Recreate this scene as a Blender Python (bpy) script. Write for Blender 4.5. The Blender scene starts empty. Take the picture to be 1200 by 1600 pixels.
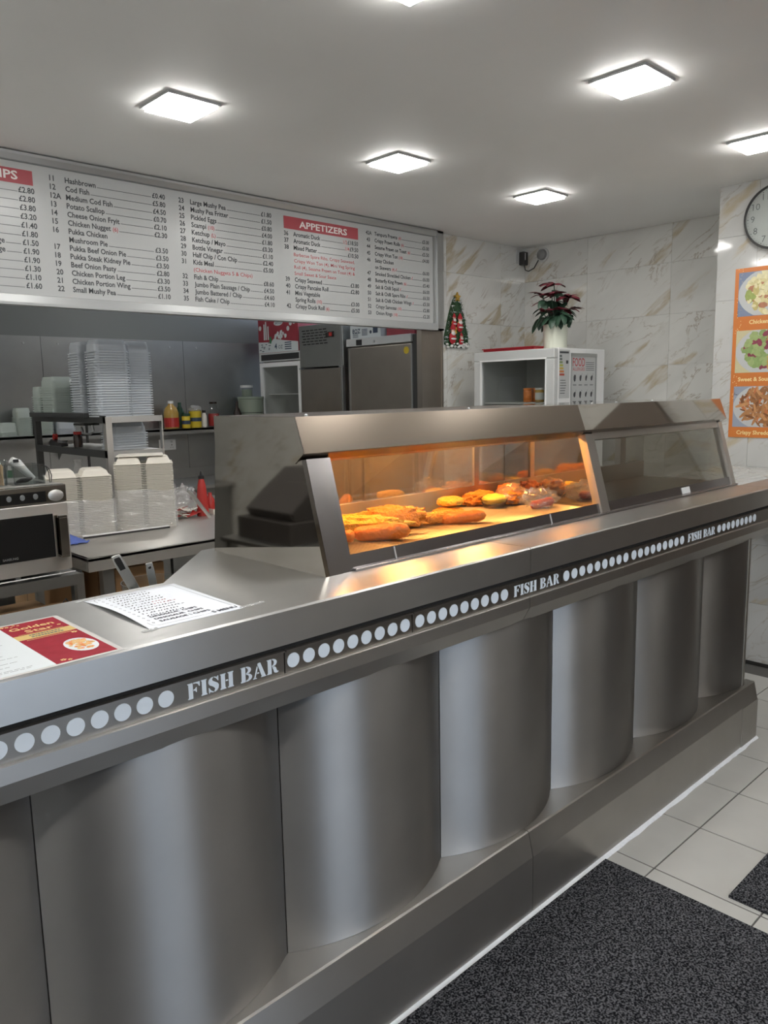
import bpy, bmesh, math, random
from mathutils import Vector, Matrix, noise
rnd = random.Random(7)
SC = bpy.context.scene
COL = SC.collection
PI = math.pi

# ---------------------------------------------------------------- camera, world, exposure
cam_data = bpy.data.cameras.new('camera')
cam_data.sensor_fit = 'HORIZONTAL'
cam_data.sensor_width = 36.0
cam_data.lens = 36.51206
cam_data.clip_start = 0.05
cam = bpy.data.objects.new('camera', cam_data)
COL.objects.link(cam)
CM = Matrix(((0.722417, 0.1176, -0.681384), (-0.691184, 0.095056, -0.7164), (-0.019479, 0.988501, 0.149953))).to_4x4()
CM.translation = Vector((0, 0, 1.55))
cam.matrix_world = CM
SC.camera = cam

world = bpy.data.worlds.new('overcast_sky')
SC.world = world
world.use_nodes = True
bg = world.node_tree.nodes['Background']
bg.inputs[0].default_value = (0.70, 0.81, 1.0, 1)
bg.inputs[1].default_value = 3.0

SC.view_settings.view_transform = 'Standard'
SC.view_settings.look = 'None'
SC.view_settings.gamma = 1.0
SC.view_settings.use_curve_mapping = False
SC.view_settings.exposure = 0.66
LAMP_STRENGTH = 31.0      # ceiling panels
HEAT_STRENGTH = 125.0      # quartz lamps of the heated cabinet

# ---------------------------------------------------------------- materials
def _nt(name):
    m = bpy.data.materials.new(name); m.use_nodes = True
    nt = m.node_tree
    return m, nt, nt.nodes['Principled BSDF']

def setp(b, **k):
    for n, v in k.items():
        b.inputs[n].default_value = v

def mat(name, col, rough=0.5, metal=0.0, var=0.0, scale=20.0, bump=0.0, bscale=60.0, stretch=(1, 1, 1), **k):
    m, nt, b = _nt(name)
    setp(b, **{'Base Color': (*col, 1), 'Roughness': rough, 'Metallic': metal}); setp(b, **k)
    N, L = nt.nodes, nt.links
    if var or bump:
        tc = N.new('ShaderNodeTexCoord'); mp = N.new('ShaderNodeMapping')
        mp.inputs['Scale'].default_value = stretch
        L.new(tc.outputs['Object'], mp.inputs['Vector'])
    if var:
        n = N.new('ShaderNodeTexNoise'); n.inputs['Scale'].default_value = scale; n.inputs['Detail'].default_value = 4
        L.new(mp.outputs[0], n.inputs['Vector'])
        r = N.new('ShaderNodeMixRGB'); r.blend_type = 'MIX'
        r.inputs[1].default_value = (*[max(0, c * (1 - var)) for c in col], 1)
        r.inputs[2].default_value = (*[min(1, c * (1 + var)) for c in col], 1)
        L.new(n.outputs['Fac'], r.inputs[0]); L.new(r.outputs[0], b.inputs['Base Color'])
    if bump:
        n2 = N.new('ShaderNodeTexNoise'); n2.inputs['Scale'].default_value = bscale; n2.inputs['Detail'].default_value = 3
        L.new(mp.outputs[0], n2.inputs['Vector'])
        bp = N.new('ShaderNodeBump'); bp.inputs['Strength'].default_value = bump; bp.inputs['Distance'].default_value = 0.01
        L.new(n2.outputs['Fac'], bp.inputs['Height']); L.new(bp.outputs[0], b.inputs['Normal'])
    return m

def steel(name, col=(0.56, 0.55, 0.53), rough=0.3, stretch=(3, 60, 60), smear=0.08, bump=0.03, grain=None, aniso=0.0):
    m, nt, b = _nt(name); N, L = nt.nodes, nt.links
    setp(b, **{'Base Color': (*col, 1), 'Metallic': 1.0, 'Roughness': rough})
    tc = N.new('ShaderNodeTexCoord'); mp = N.new('ShaderNodeMapping'); mp.inputs['Scale'].default_value = stretch
    L.new(tc.outputs['Object'], mp.inputs['Vector'])
    n = N.new('ShaderNodeTexNoise'); n.inputs['Scale'].default_value = 6; n.inputs['Detail'].default_value = 5
    L.new(mp.outputs[0], n.inputs['Vector'])
    mr = N.new('ShaderNodeMapRange'); mr.inputs['To Min'].default_value = rough - smear; mr.inputs['To Max'].default_value = rough + smear
    L.new(n.outputs['Fac'], mr.inputs['Value']); L.new(mr.outputs[0], b.inputs['Roughness'])
    if grain:      # brushing runs along X, so highlights spread across it
        cg = N.new('ShaderNodeCombineXYZ')
        for i in range(3): cg.inputs[i].default_value = grain[i]
        L.new(cg.outputs[0], b.inputs['Tangent']); b.inputs['Anisotropic'].default_value = aniso
    # broad smudges
    n3 = N.new('ShaderNodeTexNoise'); n3.inputs['Scale'].default_value = 7; n3.inputs['Detail'].default_value = 3
    L.new(tc.outputs['Object'], n3.inputs['Vector'])
    mx = N.new('ShaderNodeMixRGB'); mx.inputs[1].default_value = (*[c * 0.9 for c in col], 1); mx.inputs[2].default_value = (*[min(1, c * 1.1) for c in col], 1)
    L.new(n3.outputs['Fac'], mx.inputs[0]); L.new(mx.outputs[0], b.inputs['Base Color'])
    if bump:
        bp = N.new('ShaderNodeBump'); bp.inputs['Strength'].default_value = bump; bp.inputs['Distance'].default_value = 0.004
        L.new(n.outputs['Fac'], bp.inputs['Height']); L.new(bp.outputs[0], b.inputs['Normal'])
    return m

def marble(name, base=(0.74, 0.74, 0.72)):
    # polished porcelain: fine grey veins and beige brush-like streaks running up to the right
    m, nt, b = _nt(name); N, L = nt.nodes, nt.links
    setp(b, **{'Roughness': 0.07, 'IOR': 1.5})
    tc = N.new('ShaderNodeTexCoord'); oi = N.new('ShaderNodeObjectInfo')
    sx = N.new('ShaderNodeSeparateXYZ'); L.new(tc.outputs['Object'], sx.inputs[0])
    def mth(op, a, b_):
        n = N.new('ShaderNodeMath'); n.operation = op
        for i, v in ((0, a), (1, b_)):
            if isinstance(v, (int, float)): n.inputs[i].default_value = v
            else: L.new(v, n.inputs[i])
        return n.outputs[0]
    u = mth('SUBTRACT', sx.outputs[0], sx.outputs[1])
    c, s = math.cos(.66), math.sin(.66)
    a_ = mth('ADD', mth('MULTIPLY', u, c), mth('MULTIPLY', sx.outputs[2], s))
    b_ = mth('SUBTRACT', mth('MULTIPLY', sx.outputs[2], c), mth('MULTIPLY', u, s))
    rn = mth('MULTIPLY', oi.outputs['Random'], 40.0)
    def noise_(sa, sb, off, detail, rough=.55, dist=0.0):
        cb = N.new('ShaderNodeCombineXYZ')
        L.new(mth('MULTIPLY', a_, sa), cb.inputs[0]); L.new(mth('MULTIPLY', b_, sb), cb.inputs[1]); L.new(mth('ADD', rn, off), cb.inputs[2])
        n = N.new('ShaderNodeTexNoise'); n.inputs['Scale'].default_value = 1.0; n.inputs['Detail'].default_value = detail
        n.inputs['Roughness'].default_value = rough; n.inputs['Distortion'].default_value = dist
        L.new(cb.outputs[0], n.inputs['Vector']); return n.outputs['Fac']
    def ramp(v, lo, hi):
        r = N.new('ShaderNodeMapRange'); r.inputs['From Min'].default_value = lo; r.inputs['From Max'].default_value = hi; L.new(v, r.inputs['Value']); return r.outputs[0]
    n1 = noise_(1.5, 6.5, 0, 5, .5, .5)
    streak = mth('MULTIPLY', ramp(n1, .57, .62), ramp(noise_(9, 30, 5, 3), .25, .6))
    n2 = noise_(2.0, 6.0, 11, 6, .6, 1.0)
    vein = mth('MULTIPLY', ramp(mth('ABSOLUTE', mth('SUBTRACT', n2, .5), 0), .016, .003), ramp(noise_(3, 3, 3, 2), .40, .60))
    haze_ = ramp(noise_(1.2, 4, 21, 3), .45, .75)
    c0 = N.new('ShaderNodeMixRGB'); c0.inputs[1].default_value = (*base, 1); c0.inputs[2].default_value = (*[x * .86 for x in base], 1); L.new(haze_, c0.inputs[0])
    c1 = N.new('ShaderNodeMixRGB'); c1.inputs[2].default_value = (0.46, 0.385, 0.26, 1); L.new(mth('MULTIPLY', streak, .85), c1.inputs[0]); L.new(c0.outputs[0], c1.inputs[1])
    c2 = N.new('ShaderNodeMixRGB'); c2.inputs[2].default_value = (0.36, 0.31, 0.25, 1); L.new(mth('MULTIPLY', vein, .75), c2.inputs[0]); L.new(c1.outputs[0], c2.inputs[1])
    L.new(c2.outputs[0], b.inputs['Base Color'])
    return m

def glass(name, tint=(1, 1, 1), refl=1.0, rough=0.0, ior=1.5, warm_haze=0.0):
    # thin pane: clear transmission plus fresnel reflection
    m = bpy.data.materials.new(name); m.use_nodes = True; nt = m.node_tree; N, L = nt.nodes, nt.links
    N.remove(N['Principled BSDF']); out = N['Material Output']
    t = N.new('ShaderNodeBsdfTransparent'); t.inputs[0].default_value = (*tint, 1)
    g = N.new('ShaderNodeBsdfGlossy'); g.inputs['Roughness'].default_value = rough
    f = N.new('ShaderNodeFresnel'); ge = N.new('ShaderNodeNewGeometry'); mi = N.new('ShaderNodeMix')
    mi.inputs[2].default_value = ior; mi.inputs[3].default_value = 1 / ior    # same air-side fresnel on both faces of a thin pane
    L.new(ge.outputs['Backfacing'], mi.inputs[0]); L.new(mi.outputs[0], f.inputs['IOR'])
    mu = N.new('ShaderNodeMath'); mu.operation = 'MULTIPLY'; mu.inputs[1].default_value = refl; mu.use_clamp = True
    L.new(f.outputs[0], mu.inputs[0])
    mx = N.new('ShaderNodeMixShader'); L.new(mu.outputs[0], mx.inputs[0]); base = t.outputs[0]
    if warm_haze:      # warm haze of reflections in the pane, painted as a diffuse layer
        df = N.new('ShaderNodeBsdfDiffuse'); df.inputs[0].default_value = (0.62, 0.56, 0.46, 1)
        gm = N.new('ShaderNodeMixShader'); gm.inputs[0].default_value = warm_haze
        L.new(t.outputs[0], gm.inputs[1]); L.new(df.outputs[0], gm.inputs[2]); base = gm.outputs[0]
    L.new(base, mx.inputs[1]); L.new(g.outputs[0], mx.inputs[2])
    L.new(mx.outputs[0], out.inputs[0])
    return m

def film(name, col=(0.9, 0.9, 0.9), body=0.12, gloss=0.25):
    # crinkled cling film / bag: mostly clear, some white body, shiny
    m = bpy.data.materials.new(name); m.use_nodes = True; nt = m.node_tree; N, L = nt.nodes, nt.links
    N.remove(N['Principled BSDF']); out = N['Material Output']
    t = N.new('ShaderNodeBsdfTransparent'); d = N.new('ShaderNodeBsdfDiffuse'); d.inputs[0].default_value = (*col, 1)
    g = N.new('ShaderNodeBsdfGlossy'); g.inputs['Roughness'].default_value = 0.12
    tc = N.new('ShaderNodeTexCoord'); n = N.new('ShaderNodeTexNoise'); n.inputs['Scale'].default_value = 30; n.inputs['Detail'].default_value = 4
    L.new(tc.outputs['Object'], n.inputs['Vector'])
    bp = N.new('ShaderNodeBump'); bp.inputs['Strength'].default_value = 0.9; bp.inputs['Distance'].default_value = 0.02
    L.new(n.outputs['Fac'], bp.inputs['Height']); L.new(bp.outputs[0], g.inputs['Normal'])
    m1 = N.new('ShaderNodeMixShader'); m1.inputs[0].default_value = body; L.new(t.outputs[0], m1.inputs[1]); L.new(d.outputs[0], m1.inputs[2])
    m2 = N.new('ShaderNodeMixShader'); m2.inputs[0].default_value = gloss; L.new(m1.outputs[0], m2.inputs[1]); L.new(g.outputs[0], m2.inputs[2])
    L.new(m2.outputs[0], out.inputs[0])
    return m

def milky(name, col, trans=0.35):
    m = bpy.data.materials.new(name); m.use_nodes = True; nt = m.node_tree; N, L = nt.nodes, nt.links
    b = N['Principled BSDF']; out = N['Material Output']
    setp(b, **{'Base Color': (*col, 1), 'Roughness': 0.25})
    tl = N.new('ShaderNodeBsdfTranslucent'); tl.inputs[0].default_value = (*col, 1)
    mx = N.new('ShaderNodeMixShader'); mx.inputs[0].default_value = trans
    L.new(b.outputs[0], mx.inputs[1]); L.new(tl.outputs[0], mx.inputs[2]); L.new(mx.outputs[0], out.inputs[0])
    return m

def emit(name, col, s):
    m = bpy.data.materials.new(name); m.use_nodes = True; nt = m.node_tree
    b = nt.nodes['Principled BSDF']
    setp(b, **{'Base Color': (*col, 1), 'Emission Color': (*col, 1), 'Emission Strength': s})
    return m

def speckle(name, a, bcol, scale=260.0, rough=0.95, bump=0.8):
    m, nt, b = _nt(name); N, L = nt.nodes, nt.links
    setp(b, **{'Roughness': rough, 'Specular IOR Level': 0.1})
    tc = N.new('ShaderNodeTexCoord'); n = N.new('ShaderNodeTexNoise'); n.inputs['Scale'].default_value = scale; n.inputs['Detail'].default_value = 2
    L.new(tc.outputs['Object'], n.inputs['Vector'])
    r = N.new('ShaderNodeMapRange'); r.inputs['From Min'].default_value = 0.42; r.inputs['From Max'].default_value = 0.66
    L.new(n.outputs['Fac'], r.inputs['Value'])
    mx = N.new('ShaderNodeMixRGB'); mx.inputs[1].default_value = (*a, 1); mx.inputs[2].default_value = (*bcol, 1)
    L.new(r.outputs[0], mx.inputs[0]); L.new(mx.outputs[0], b.inputs['Base Color'])
    bp = N.new('ShaderNodeBump'); bp.inputs['Strength'].default_value = bump; bp.inputs['Distance'].default_value = 0.006
    L.new(n.outputs['Fac'], bp.inputs['Height']); L.new(bp.outputs[0], b.inputs['Normal'])
    return m

M = {}
M['steel'] = steel('brushed_steel', (0.52, 0.50, 0.47), 0.36, bump=0.0, smear=.02, grain=(0, -.7, .7), aniso=.8)
M['steel_v'] = steel('brushed_steel_panel', (0.37, 0.36, 0.345), 0.44, stretch=(60, 60, 1.5), bump=0.0, smear=.02, grain=(0, 0, 1), aniso=.93)
M['steel_top'] = steel('worktop_steel', (0.58, 0.575, 0.56), 0.34, stretch=(2, 40, 40), bump=0.0, smear=.02, grain=(0, -.7, .7), aniso=.75)
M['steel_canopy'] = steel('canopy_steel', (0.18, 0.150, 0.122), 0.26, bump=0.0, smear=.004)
M['steel_post'] = steel('post_steel', (0.34, 0.32, 0.32), 0.22, smear=.01, bump=0.0)
M['strip'] = steel('strip_steel', (0.30, 0.28, 0.255), 0.34, smear=.01, bump=0.0, grain=(0, -.7, .7), aniso=.7)
M['steel_mirror'] = steel('polished_steel', (0.47, 0.44, 0.40), 0.045, smear=0.02, bump=0.0)
M['steel_dark'] = steel('dull_kitchen_steel', (0.36, 0.365, 0.355), 0.38)
M['steel_fridge'] = steel('fridge_steel', (0.39, 0.352, 0.312), 0.40, stretch=(40, 40, 2))
M['steel_fridge_light'] = steel('fridge_steel_light', (0.42, 0.42, 0.40), 0.36, stretch=(40, 40, 2))
M['alu'] = mat('anodised_aluminium', (0.50, 0.51, 0.51), 0.35, 0.9)
M['alu_white'] = mat('pale_frame', (0.42, 0.43, 0.43), 0.35, 0.2)
M['dark_brown'] = mat('added_door_brown', (0.09, 0.068, 0.05), 0.4)
M['dark_door'] = mat('dark_blue_door', (0.035, 0.045, 0.075), 0.4)
M['dark_gap'] = mat('dark_gap', (0.02, 0.018, 0.016), 0.8)
M['acrylic'] = mat('pale_acrylic', (0.74, 0.80, 0.86), 0.3)
M['ceiling'] = mat('ceiling_paint', (0.90, 0.90, 0.885), 0.6, var=0.03, scale=3)
M['front_paint'] = mat('shopfront_paint', (0.40, 0.345, 0.275), 0.5)
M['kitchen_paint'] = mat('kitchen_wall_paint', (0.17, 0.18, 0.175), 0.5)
M['wall_paint'] = mat('pale_wall_paint', (0.60, 0.61, 0.60), 0.5, var=0.03, scale=3)
M['marble'] = marble('marble_tile', (0.68, 0.68, 0.65))
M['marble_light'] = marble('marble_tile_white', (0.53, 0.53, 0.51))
M['tile_floor'] = mat('floor_tile', (0.47, 0.46, 0.43), 0.28, var=0.10, scale=6)
M['grout'] = mat('grout', (0.10, 0.095, 0.09), 0.9)
M['grout_light'] = mat('wall_grout', (0.58, 0.57, 0.55), 0.8)
M['mat'] = speckle('carpet_pile', (0.006, 0.006, 0.008), (0.14, 0.14, 0.15), 190.0)
M['sealant'] = mat('white_sealant', (0.85, 0.86, 0.88), 0.5, bump=0.6, bscale=80)
M['white'] = mat('white_plastic', (0.80, 0.80, 0.79), 0.35)
M['grey_white'] = mat('grey_white_plastic', (0.55, 0.56, 0.55), 0.35)
M['sheet'] = mat('menu_sheet', (0.50, 0.51, 0.505), 0.3)
M['ink'] = mat('print_ink', (0.045, 0.05, 0.055), 0.5)
M['ink_red'] = mat('print_red', (0.55, 0.06, 0.07), 0.5)
M['banner'] = mat('banner_red', (0.42, 0.055, 0.07), 0.4)
M['banner_txt'] = mat('banner_letters', (0.88, 0.80, 0.78), 0.4)
M['paper'] = mat('paper', (0.80, 0.83, 0.88), 0.6)
M['lam'] = mat('laminate_edge', (0.62, 0.60, 0.58), 0.12)
M['lam_red'] = mat('laminate_red', (0.34, 0.03, 0.045), 0.12, var=0.15, scale=40)
M['lam_white'] = mat('laminate_white', (0.74, 0.78, 0.80), 0.12)
M['gold'] = mat('print_gold', (0.78, 0.50, 0.22), 0.25)
M['gold_band'] = mat('print_gold_band', (0.70, 0.50, 0.20), 0.15, var=0.15, scale=30)
M['pen'] = mat('pen_ink', (0.05, 0.05, 0.07), 0.6)
M['pen_red'] = mat('pen_red', (0.50, 0.12, 0.14), 0.6)
M['glass'] = glass('clear_glass', (0.96, 0.97, 0.96), 1.0)
M['glass_rear'] = glass('rear_glass', (0.80, 0.78, 0.74), 5.0, 0.02, 1.6, .13)
M['glass_tint'] = glass('tinted_glass', (0.80, 0.79, 0.76), 1.1, 0.0, 1.5)
M['glass_fridge'] = glass('fridge_glass', (0.90, 0.91, 0.90), 1.2)
M['film'] = film('cling_film')
M['film_body'] = film('bag_film', (0.86, 0.86, 0.86), 0.22, 0.2)
M['foam'] = mat('foam', (0.76, 0.72, 0.64), 0.6, var=0.05, scale=30)
M['tub'] = milky('clear_tub', (0.76, 0.79, 0.82), .5)
M['tub_green'] = milky('frosted_tub', (0.72, 0.78, 0.74), .5)
M['black'] = mat('black_plastic', (0.022, 0.021, 0.021), 0.35)
M['till'] = mat('till_plastic', (0.05, 0.045, 0.042), 0.45)
M['black_gloss'] = mat('black_glass', (0.012, 0.012, 0.012), 0.05)
M['dark_frame'] = mat('dark_frame', (0.06, 0.06, 0.058), 0.45, 0.5)
M['fry'] = mat('battered_crust', (0.78, 0.27, 0.03), 0.42, var=0.45, scale=45, bump=1.0, bscale=110)
M['fry_pale'] = mat('pale_batter', (0.90, 0.46, 0.05), 0.40, var=0.4, scale=38, bump=1.0, bscale=100)
M['fry_deep'] = mat('deep_crust', (0.66, 0.19, 0.025), 0.40, var=0.4, scale=40, bump=0.5, bscale=100)
M['red_meat'] = mat('red_sausage', (0.50, 0.07, 0.04), 0.35, var=0.3, scale=30)
M['yellow_food'] = mat('yellow_food', (0.80, 0.55, 0.08), 0.5, var=0.3, scale=40, bump=0.5)
M['lens'] = emit('lamp_lens', (1.0, 0.98, 0.945), LAMP_STRENGTH)
M['quartz'] = emit('quartz_lamp', (1.0, 0.44, 0.11), HEAT_STRENGTH)
M['card'] = mat('cardboard', (0.36, 0.22, 0.11), 0.8, var=0.12, scale=15)
M['box_red'] = mat('box_red', (0.30, 0.035, 0.05), 0.5, var=0.25, scale=14)
M['box_white'] = mat('box_white', (0.60, 0.64, 0.64), 0.5)
M['navy'] = mat('navy_print', (0.03, 0.05, 0.09), 0.5)
M['green'] = mat('green_print', (0.05, 0.22, 0.10), 0.5)
M['leaf_red'] = mat('red_bract', (0.12, 0.014, 0.024), 0.5, var=0.35, scale=20)
M['leaf_green'] = mat('green_leaf', (0.022, 0.055, 0.032), 0.5, var=0.3, scale=20)
M['pot'] = mat('cream_pot', (0.62, 0.64, 0.54), 0.45)
M['soil'] = mat('soil', (0.02, 0.014, 0.01), 0.95)
M['red_tray'] = mat('red_plastic', (0.35, 0.015, 0.025), 0.3)
M['blue_cloth'] = mat('blue_cloth', (0.09, 0.14, 0.42), 0.85, var=0.15, scale=40)
M['wood'] = mat('wooden_forks', (0.52, 0.36, 0.20), 0.7, var=0.15, scale=30)
M['yellow'] = mat('yellow_plastic', (0.62, 0.46, 0.03), 0.4)
M['oil'] = mat('oil_bottle', (0.42, 0.26, 0.06), 0.15)
M['sauce'] = mat('red_sauce', (0.42, 0.035, 0.03), 0.25)
M['dkgreen'] = mat('dark_green_bottle', (0.02, 0.06, 0.035), 0.2)
M['dkbrown'] = mat('dark_brown_bottle', (0.025, 0.014, 0.01), 0.2)
M['bucket'] = mat('grey_green_bucket', (0.24, 0.28, 0.22), 0.45)
M['clear'] = glass('clear_plastic', (0.86, 0.88, 0.88), 1.4, 0.05)
M['orange'] = mat('poster_orange', (0.60, 0.19, 0.045), 0.25, var=0.06, scale=12)
M['poster_txt'] = mat('poster_lettering', (0.80, 0.60, 0.26), 0.3)
M['tinsel'] = mat('tinsel_green', (0.03, 0.085, 0.035), 0.35, 0.3, var=0.4, scale=60)
M['tinsel_silver'] = mat('tinsel_silver', (0.55, 0.56, 0.58), 0.3, 0.6)
M['gold_star'] = mat('gold_star', (0.62, 0.38, 0.07), 0.35, 0.5)
M['xred'] = mat('felt_red', (0.45, 0.02, 0.03), 0.7)
M['xwhite'] = mat('felt_white', (0.75, 0.74, 0.72), 0.8)
M['skin'] = mat('figurine_pink', (0.72, 0.42, 0.32), 0.6)
M['asphalt'] = mat('pavement_grey', (0.34, 0.34, 0.34), 0.9, var=0.2, scale=8)

# ---------------------------------------------------------------- mesh builder
class MB:
    def __init__(self):
        self.v = []; self.f = []
    def add(self, vs, fs):
        o = len(self.v); self.v += [tuple(p) for p in vs]; self.f += [tuple(i + o for i in f) for f in fs]; return self
    def box(self, x0, x1, y0, y1, z0, z1):
        vs = [(x, y, z) for z in (z0, z1) for y in (y0, y1) for x in (x0, x1)]
        return self.add(vs, [(0, 2, 3, 1), (4, 5, 7, 6), (0, 1, 5, 4), (2, 6, 7, 3), (0, 4, 6, 2), (1, 3, 7, 5)])
    def bxc(self, c, s):
        return self.box(c[0] - s[0] / 2, c[0] + s[0] / 2, c[1] - s[1] / 2, c[1] + s[1] / 2, c[2] - s[2] / 2, c[2] + s[2] / 2)
    def prism_x(self, prof, x0, x1):      # prof: list of (y, z)
        n = len(prof)
        vs = [(x0, y, z) for y, z in prof] + [(x1, y, z) for y, z in prof]
        fs = [tuple(range(n))[::-1], tuple(range(n, 2 * n))] + [(i, (i + 1) % n, n + (i + 1) % n, n + i) for i in range(n)]
        return self.add(vs, fs)
    def prism(self, poly, d, o=(0, 0, 0), ux=(1, 0, 0), uy=(0, 1, 0)):   # planar outline swept by vector d
        o, ux, uy, d = Vector(o), Vector(ux), Vector(uy), Vector(d); n = len(poly)
        a = [o + ux * p[0] + uy * p[1] for p in poly]
        vs = a + [p + d for p in a]
        fs = [tuple(range(n))[::-1], tuple(range(n, 2 * n))] + [(i, (i + 1) % n, n + (i + 1) % n, n + i) for i in range(n)]
        return self.add(vs, fs)
    def quad(self, a, b, c, d):
        return self.add([a, b, c, d], [(0, 1, 2, 3)])
    def rect(self, o, ux, uy, x0, x1, y0, y1):
        o, ux, uy = Vector(o), Vector(ux), Vector(uy)
        return self.quad(o + ux * x0 + uy * y0, o + ux * x1 + uy * y0, o + ux * x1 + uy * y1, o + ux * x0 + uy * y1)
    def disc(self, o, ux, uy, cx, cy, rx, ry=None, n=20):
        o, ux, uy = Vector(o), Vector(ux), Vector(uy); ry = ry or rx
        return self.add([o + ux * (cx + rx * math.cos(2 * PI * i / n)) + uy * (cy + ry * math.sin(2 * PI * i / n)) for i in range(n)], [tuple(range(n))])
    def poly(self, o, ux, uy, pts):
        o, ux, uy = Vector(o), Vector(ux), Vector(uy)
        return self.add([o + ux * p[0] + uy * p[1] for p in pts], [tuple(range(len(pts)))])
    def lathe(self, prof, c=(0, 0, 0), n=20, sx=1, sy=1, axis=None, cap=True):   # prof: (r, h)
        c = Vector(c); q = Matrix.Identity(3)
        if axis is not None: q = Vector((0, 0, 1)).rotation_difference(Vector(axis).normalized()).to_matrix()
        vs = []
        for r, h in prof:
            for i in range(n):
                a = 2 * PI * i / n
                vs.append(c + q @ Vector((r * math.cos(a) * sx, r * math.sin(a) * sy, h)))
        fs = []
        for k in range(len(prof) - 1):
            for i in range(n):
                j = (i + 1) % n
                fs.append((k * n + i, k * n + j, (k + 1) * n + j, (k + 1) * n + i))
        if cap:
            fs.append(tuple(range(n))[::-1]); fs.append(tuple(range((len(prof) - 1) * n, len(prof) * n)))
        return self.add(vs, fs)
    def tube(self, pts, r, n=8, taper=None):
        pts = [Vector(p) for p in pts]; m = len(pts); vs = []
        t0 = (pts[1] - pts[0]).normalized(); nrm = t0.orthogonal().normalized()
        for k in range(m):
            t = (pts[min(k + 1, m - 1)] - pts[max(k - 1, 0)]).normalized()
            nrm = (nrm - t * nrm.dot(t)).normalized(); bi = t.cross(nrm)
            rr = r if taper is None else r * taper[k]
            for i in range(n):
                a = 2 * PI * i / n; vs.append(pts[k] + (nrm * math.cos(a) + bi * math.sin(a)) * rr)
        fs = [(k * n + i, k * n + (i + 1) % n, (k + 1) * n + (i + 1) % n, (k + 1) * n + i) for k in range(m - 1) for i in range(n)]
        fs += [tuple(range(n))[::-1], tuple(range((m - 1) * n, m * n))]
        return self.add(vs, fs)
    def frame(self, o, ux, uy, w, h, b, d):   # rectangular ring in plane, swept by d
        o, ux, uy = Vector(o), Vector(ux), Vector(uy)
        for (x0, x1, y0, y1) in ((0, w, 0, b), (0, w, h - b, h), (0, b, b, h - b), (w - b, w, b, h - b)):
            self.prism([(x0, y0), (x1, y0), (x1, y1), (x0, y1)], d, o, ux, uy)
        return self
    def blob(self, c, s, amp=0.15, freq=3.0, seed=0, nu=14, nv=10, rot=0.0, power=1.0):
        c = Vector(c); vs = []; cr, sr = math.cos(rot), math.sin(rot)
        off = Vector((seed * 3.7, seed * 1.3, seed * 7.1))
        for j in range(nv + 1):
            ph = PI * j / nv
            for i in range(nu):
                th = 2 * PI * i / nu
                d = Vector((math.sin(ph) * math.cos(th), math.sin(ph) * math.sin(th), math.cos(ph)))
                k = 1 + amp * noise.noise(d * freq + off) + amp * .5 * noise.noise(d * freq * 2.7 + off)
                x, y, z = [math.copysign(abs(e) ** power, e) for e in d]
                x, y, z = x * s[0] * k, y * s[1] * k, z * s[2] * k
                vs.append(c + Vector((x * cr - y * sr, x * sr + y * cr, z)))
        fs = [(j * nu + i, (j + 1) * nu + i, (j + 1) * nu + (i + 1) % nu, j * nu + (i + 1) % nu) for j in range(nv) for i in range(nu)]
        return self.add(vs, fs)
    def text(self, s, o, ux, uy, size, width=None, bold=0.0, align='L', serif=False):
        vs, fs, w = text_geo(s, bold)
        if not vs: return 0
        k = size; kx = size
        if width: kx = width / max(w, 1e-6)
        sh = 0 if align == 'L' else (-w * kx if align == 'R' else -w * kx / 2)
        o, ux, uy = Vector(o), Vector(ux), Vector(uy)
        self.add([o + ux * (x * kx + sh) + uy * (y * k) for x, y in vs], fs)
        return w * kx

_tc = {}
def text_geo(s, bold=0.0):
    key = (s, bold)
    if key not in _tc:
        cu = bpy.data.curves.new('t', 'FONT'); cu.body = s; cu.resolution_u = 2; cu.offset = bold; cu.size = 1.0
        ob = bpy.data.objects.new('t', cu); COL.objects.link(ob)
        dg = bpy.context.evaluated_depsgraph_get(); dg.update()
        me = bpy.data.meshes.new_from_object(ob.evaluated_get(dg))
        vs = [(v.co.x, v.co.y) for v in me.vertices]; fs = [tuple(p.vertices) for p in me.polygons]
        x0 = min((v[0] for v in vs), default=0); vs = [(x - x0, y) for x, y in vs]
        w = max((v[0] for v in vs), default=0)
        bpy.data.objects.remove(ob); bpy.data.meshes.remove(me); bpy.data.curves.remove(cu)
        _tc[key] = (vs, fs, w)
    return _tc[key]

def make_mesh(name, mb, loc=(0, 0, 0), smooth=None, mt=None):
    me = bpy.data.meshes.new(name)
    lx, ly, lz = loc
    me.from_pydata([(x - lx, y - ly, z - lz) for x, y, z in mb.v], [], mb.f)
    me.validate()
    bm = bmesh.new(); bm.from_mesh(me)
    bmesh.ops.recalc_face_normals(bm, faces=bm.faces)
    bm.to_mesh(me); bm.free()
    if mt: me.materials.append(mt)
    if smooth is not None:
        me.polygons.foreach_set('use_smooth', [True] * len(me.polygons))
        me.set_sharp_from_angle(angle=math.radians(smooth))
    return me

def link(name, me, parent=None, loc=(0, 0, 0)):
    o = bpy.data.objects.new(name, me); COL.objects.link(o)
    if parent is not None: o.parent = parent
    o.location = loc
    return o

def origin_of(o):
    p = Vector((0, 0, 0))
    while o is not None:
        p += o.location; o = o.parent
    return p

def part(name, mb, m, parent, smooth=None, bevel=0, label=None, kind=None, own=None):
    # a child mesh given in world coordinates; `own` gives it its own origin
    po = origin_of(parent); og = Vector(own) if own is not None else po
    me = make_mesh(name, mb, og, smooth, m)
    o = link(name, me, parent, og - po)
    if bevel: bev(o, bevel)
    if label: o['label'] = label
    if kind: o['kind'] = kind
    return o

def bev(o, w, seg=2):
    b = o.modifiers.new('bevel', 'BEVEL'); b.width = w; b.segments = seg; b.limit_method = 'ANGLE'; b.angle_limit = math.radians(40)

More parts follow.
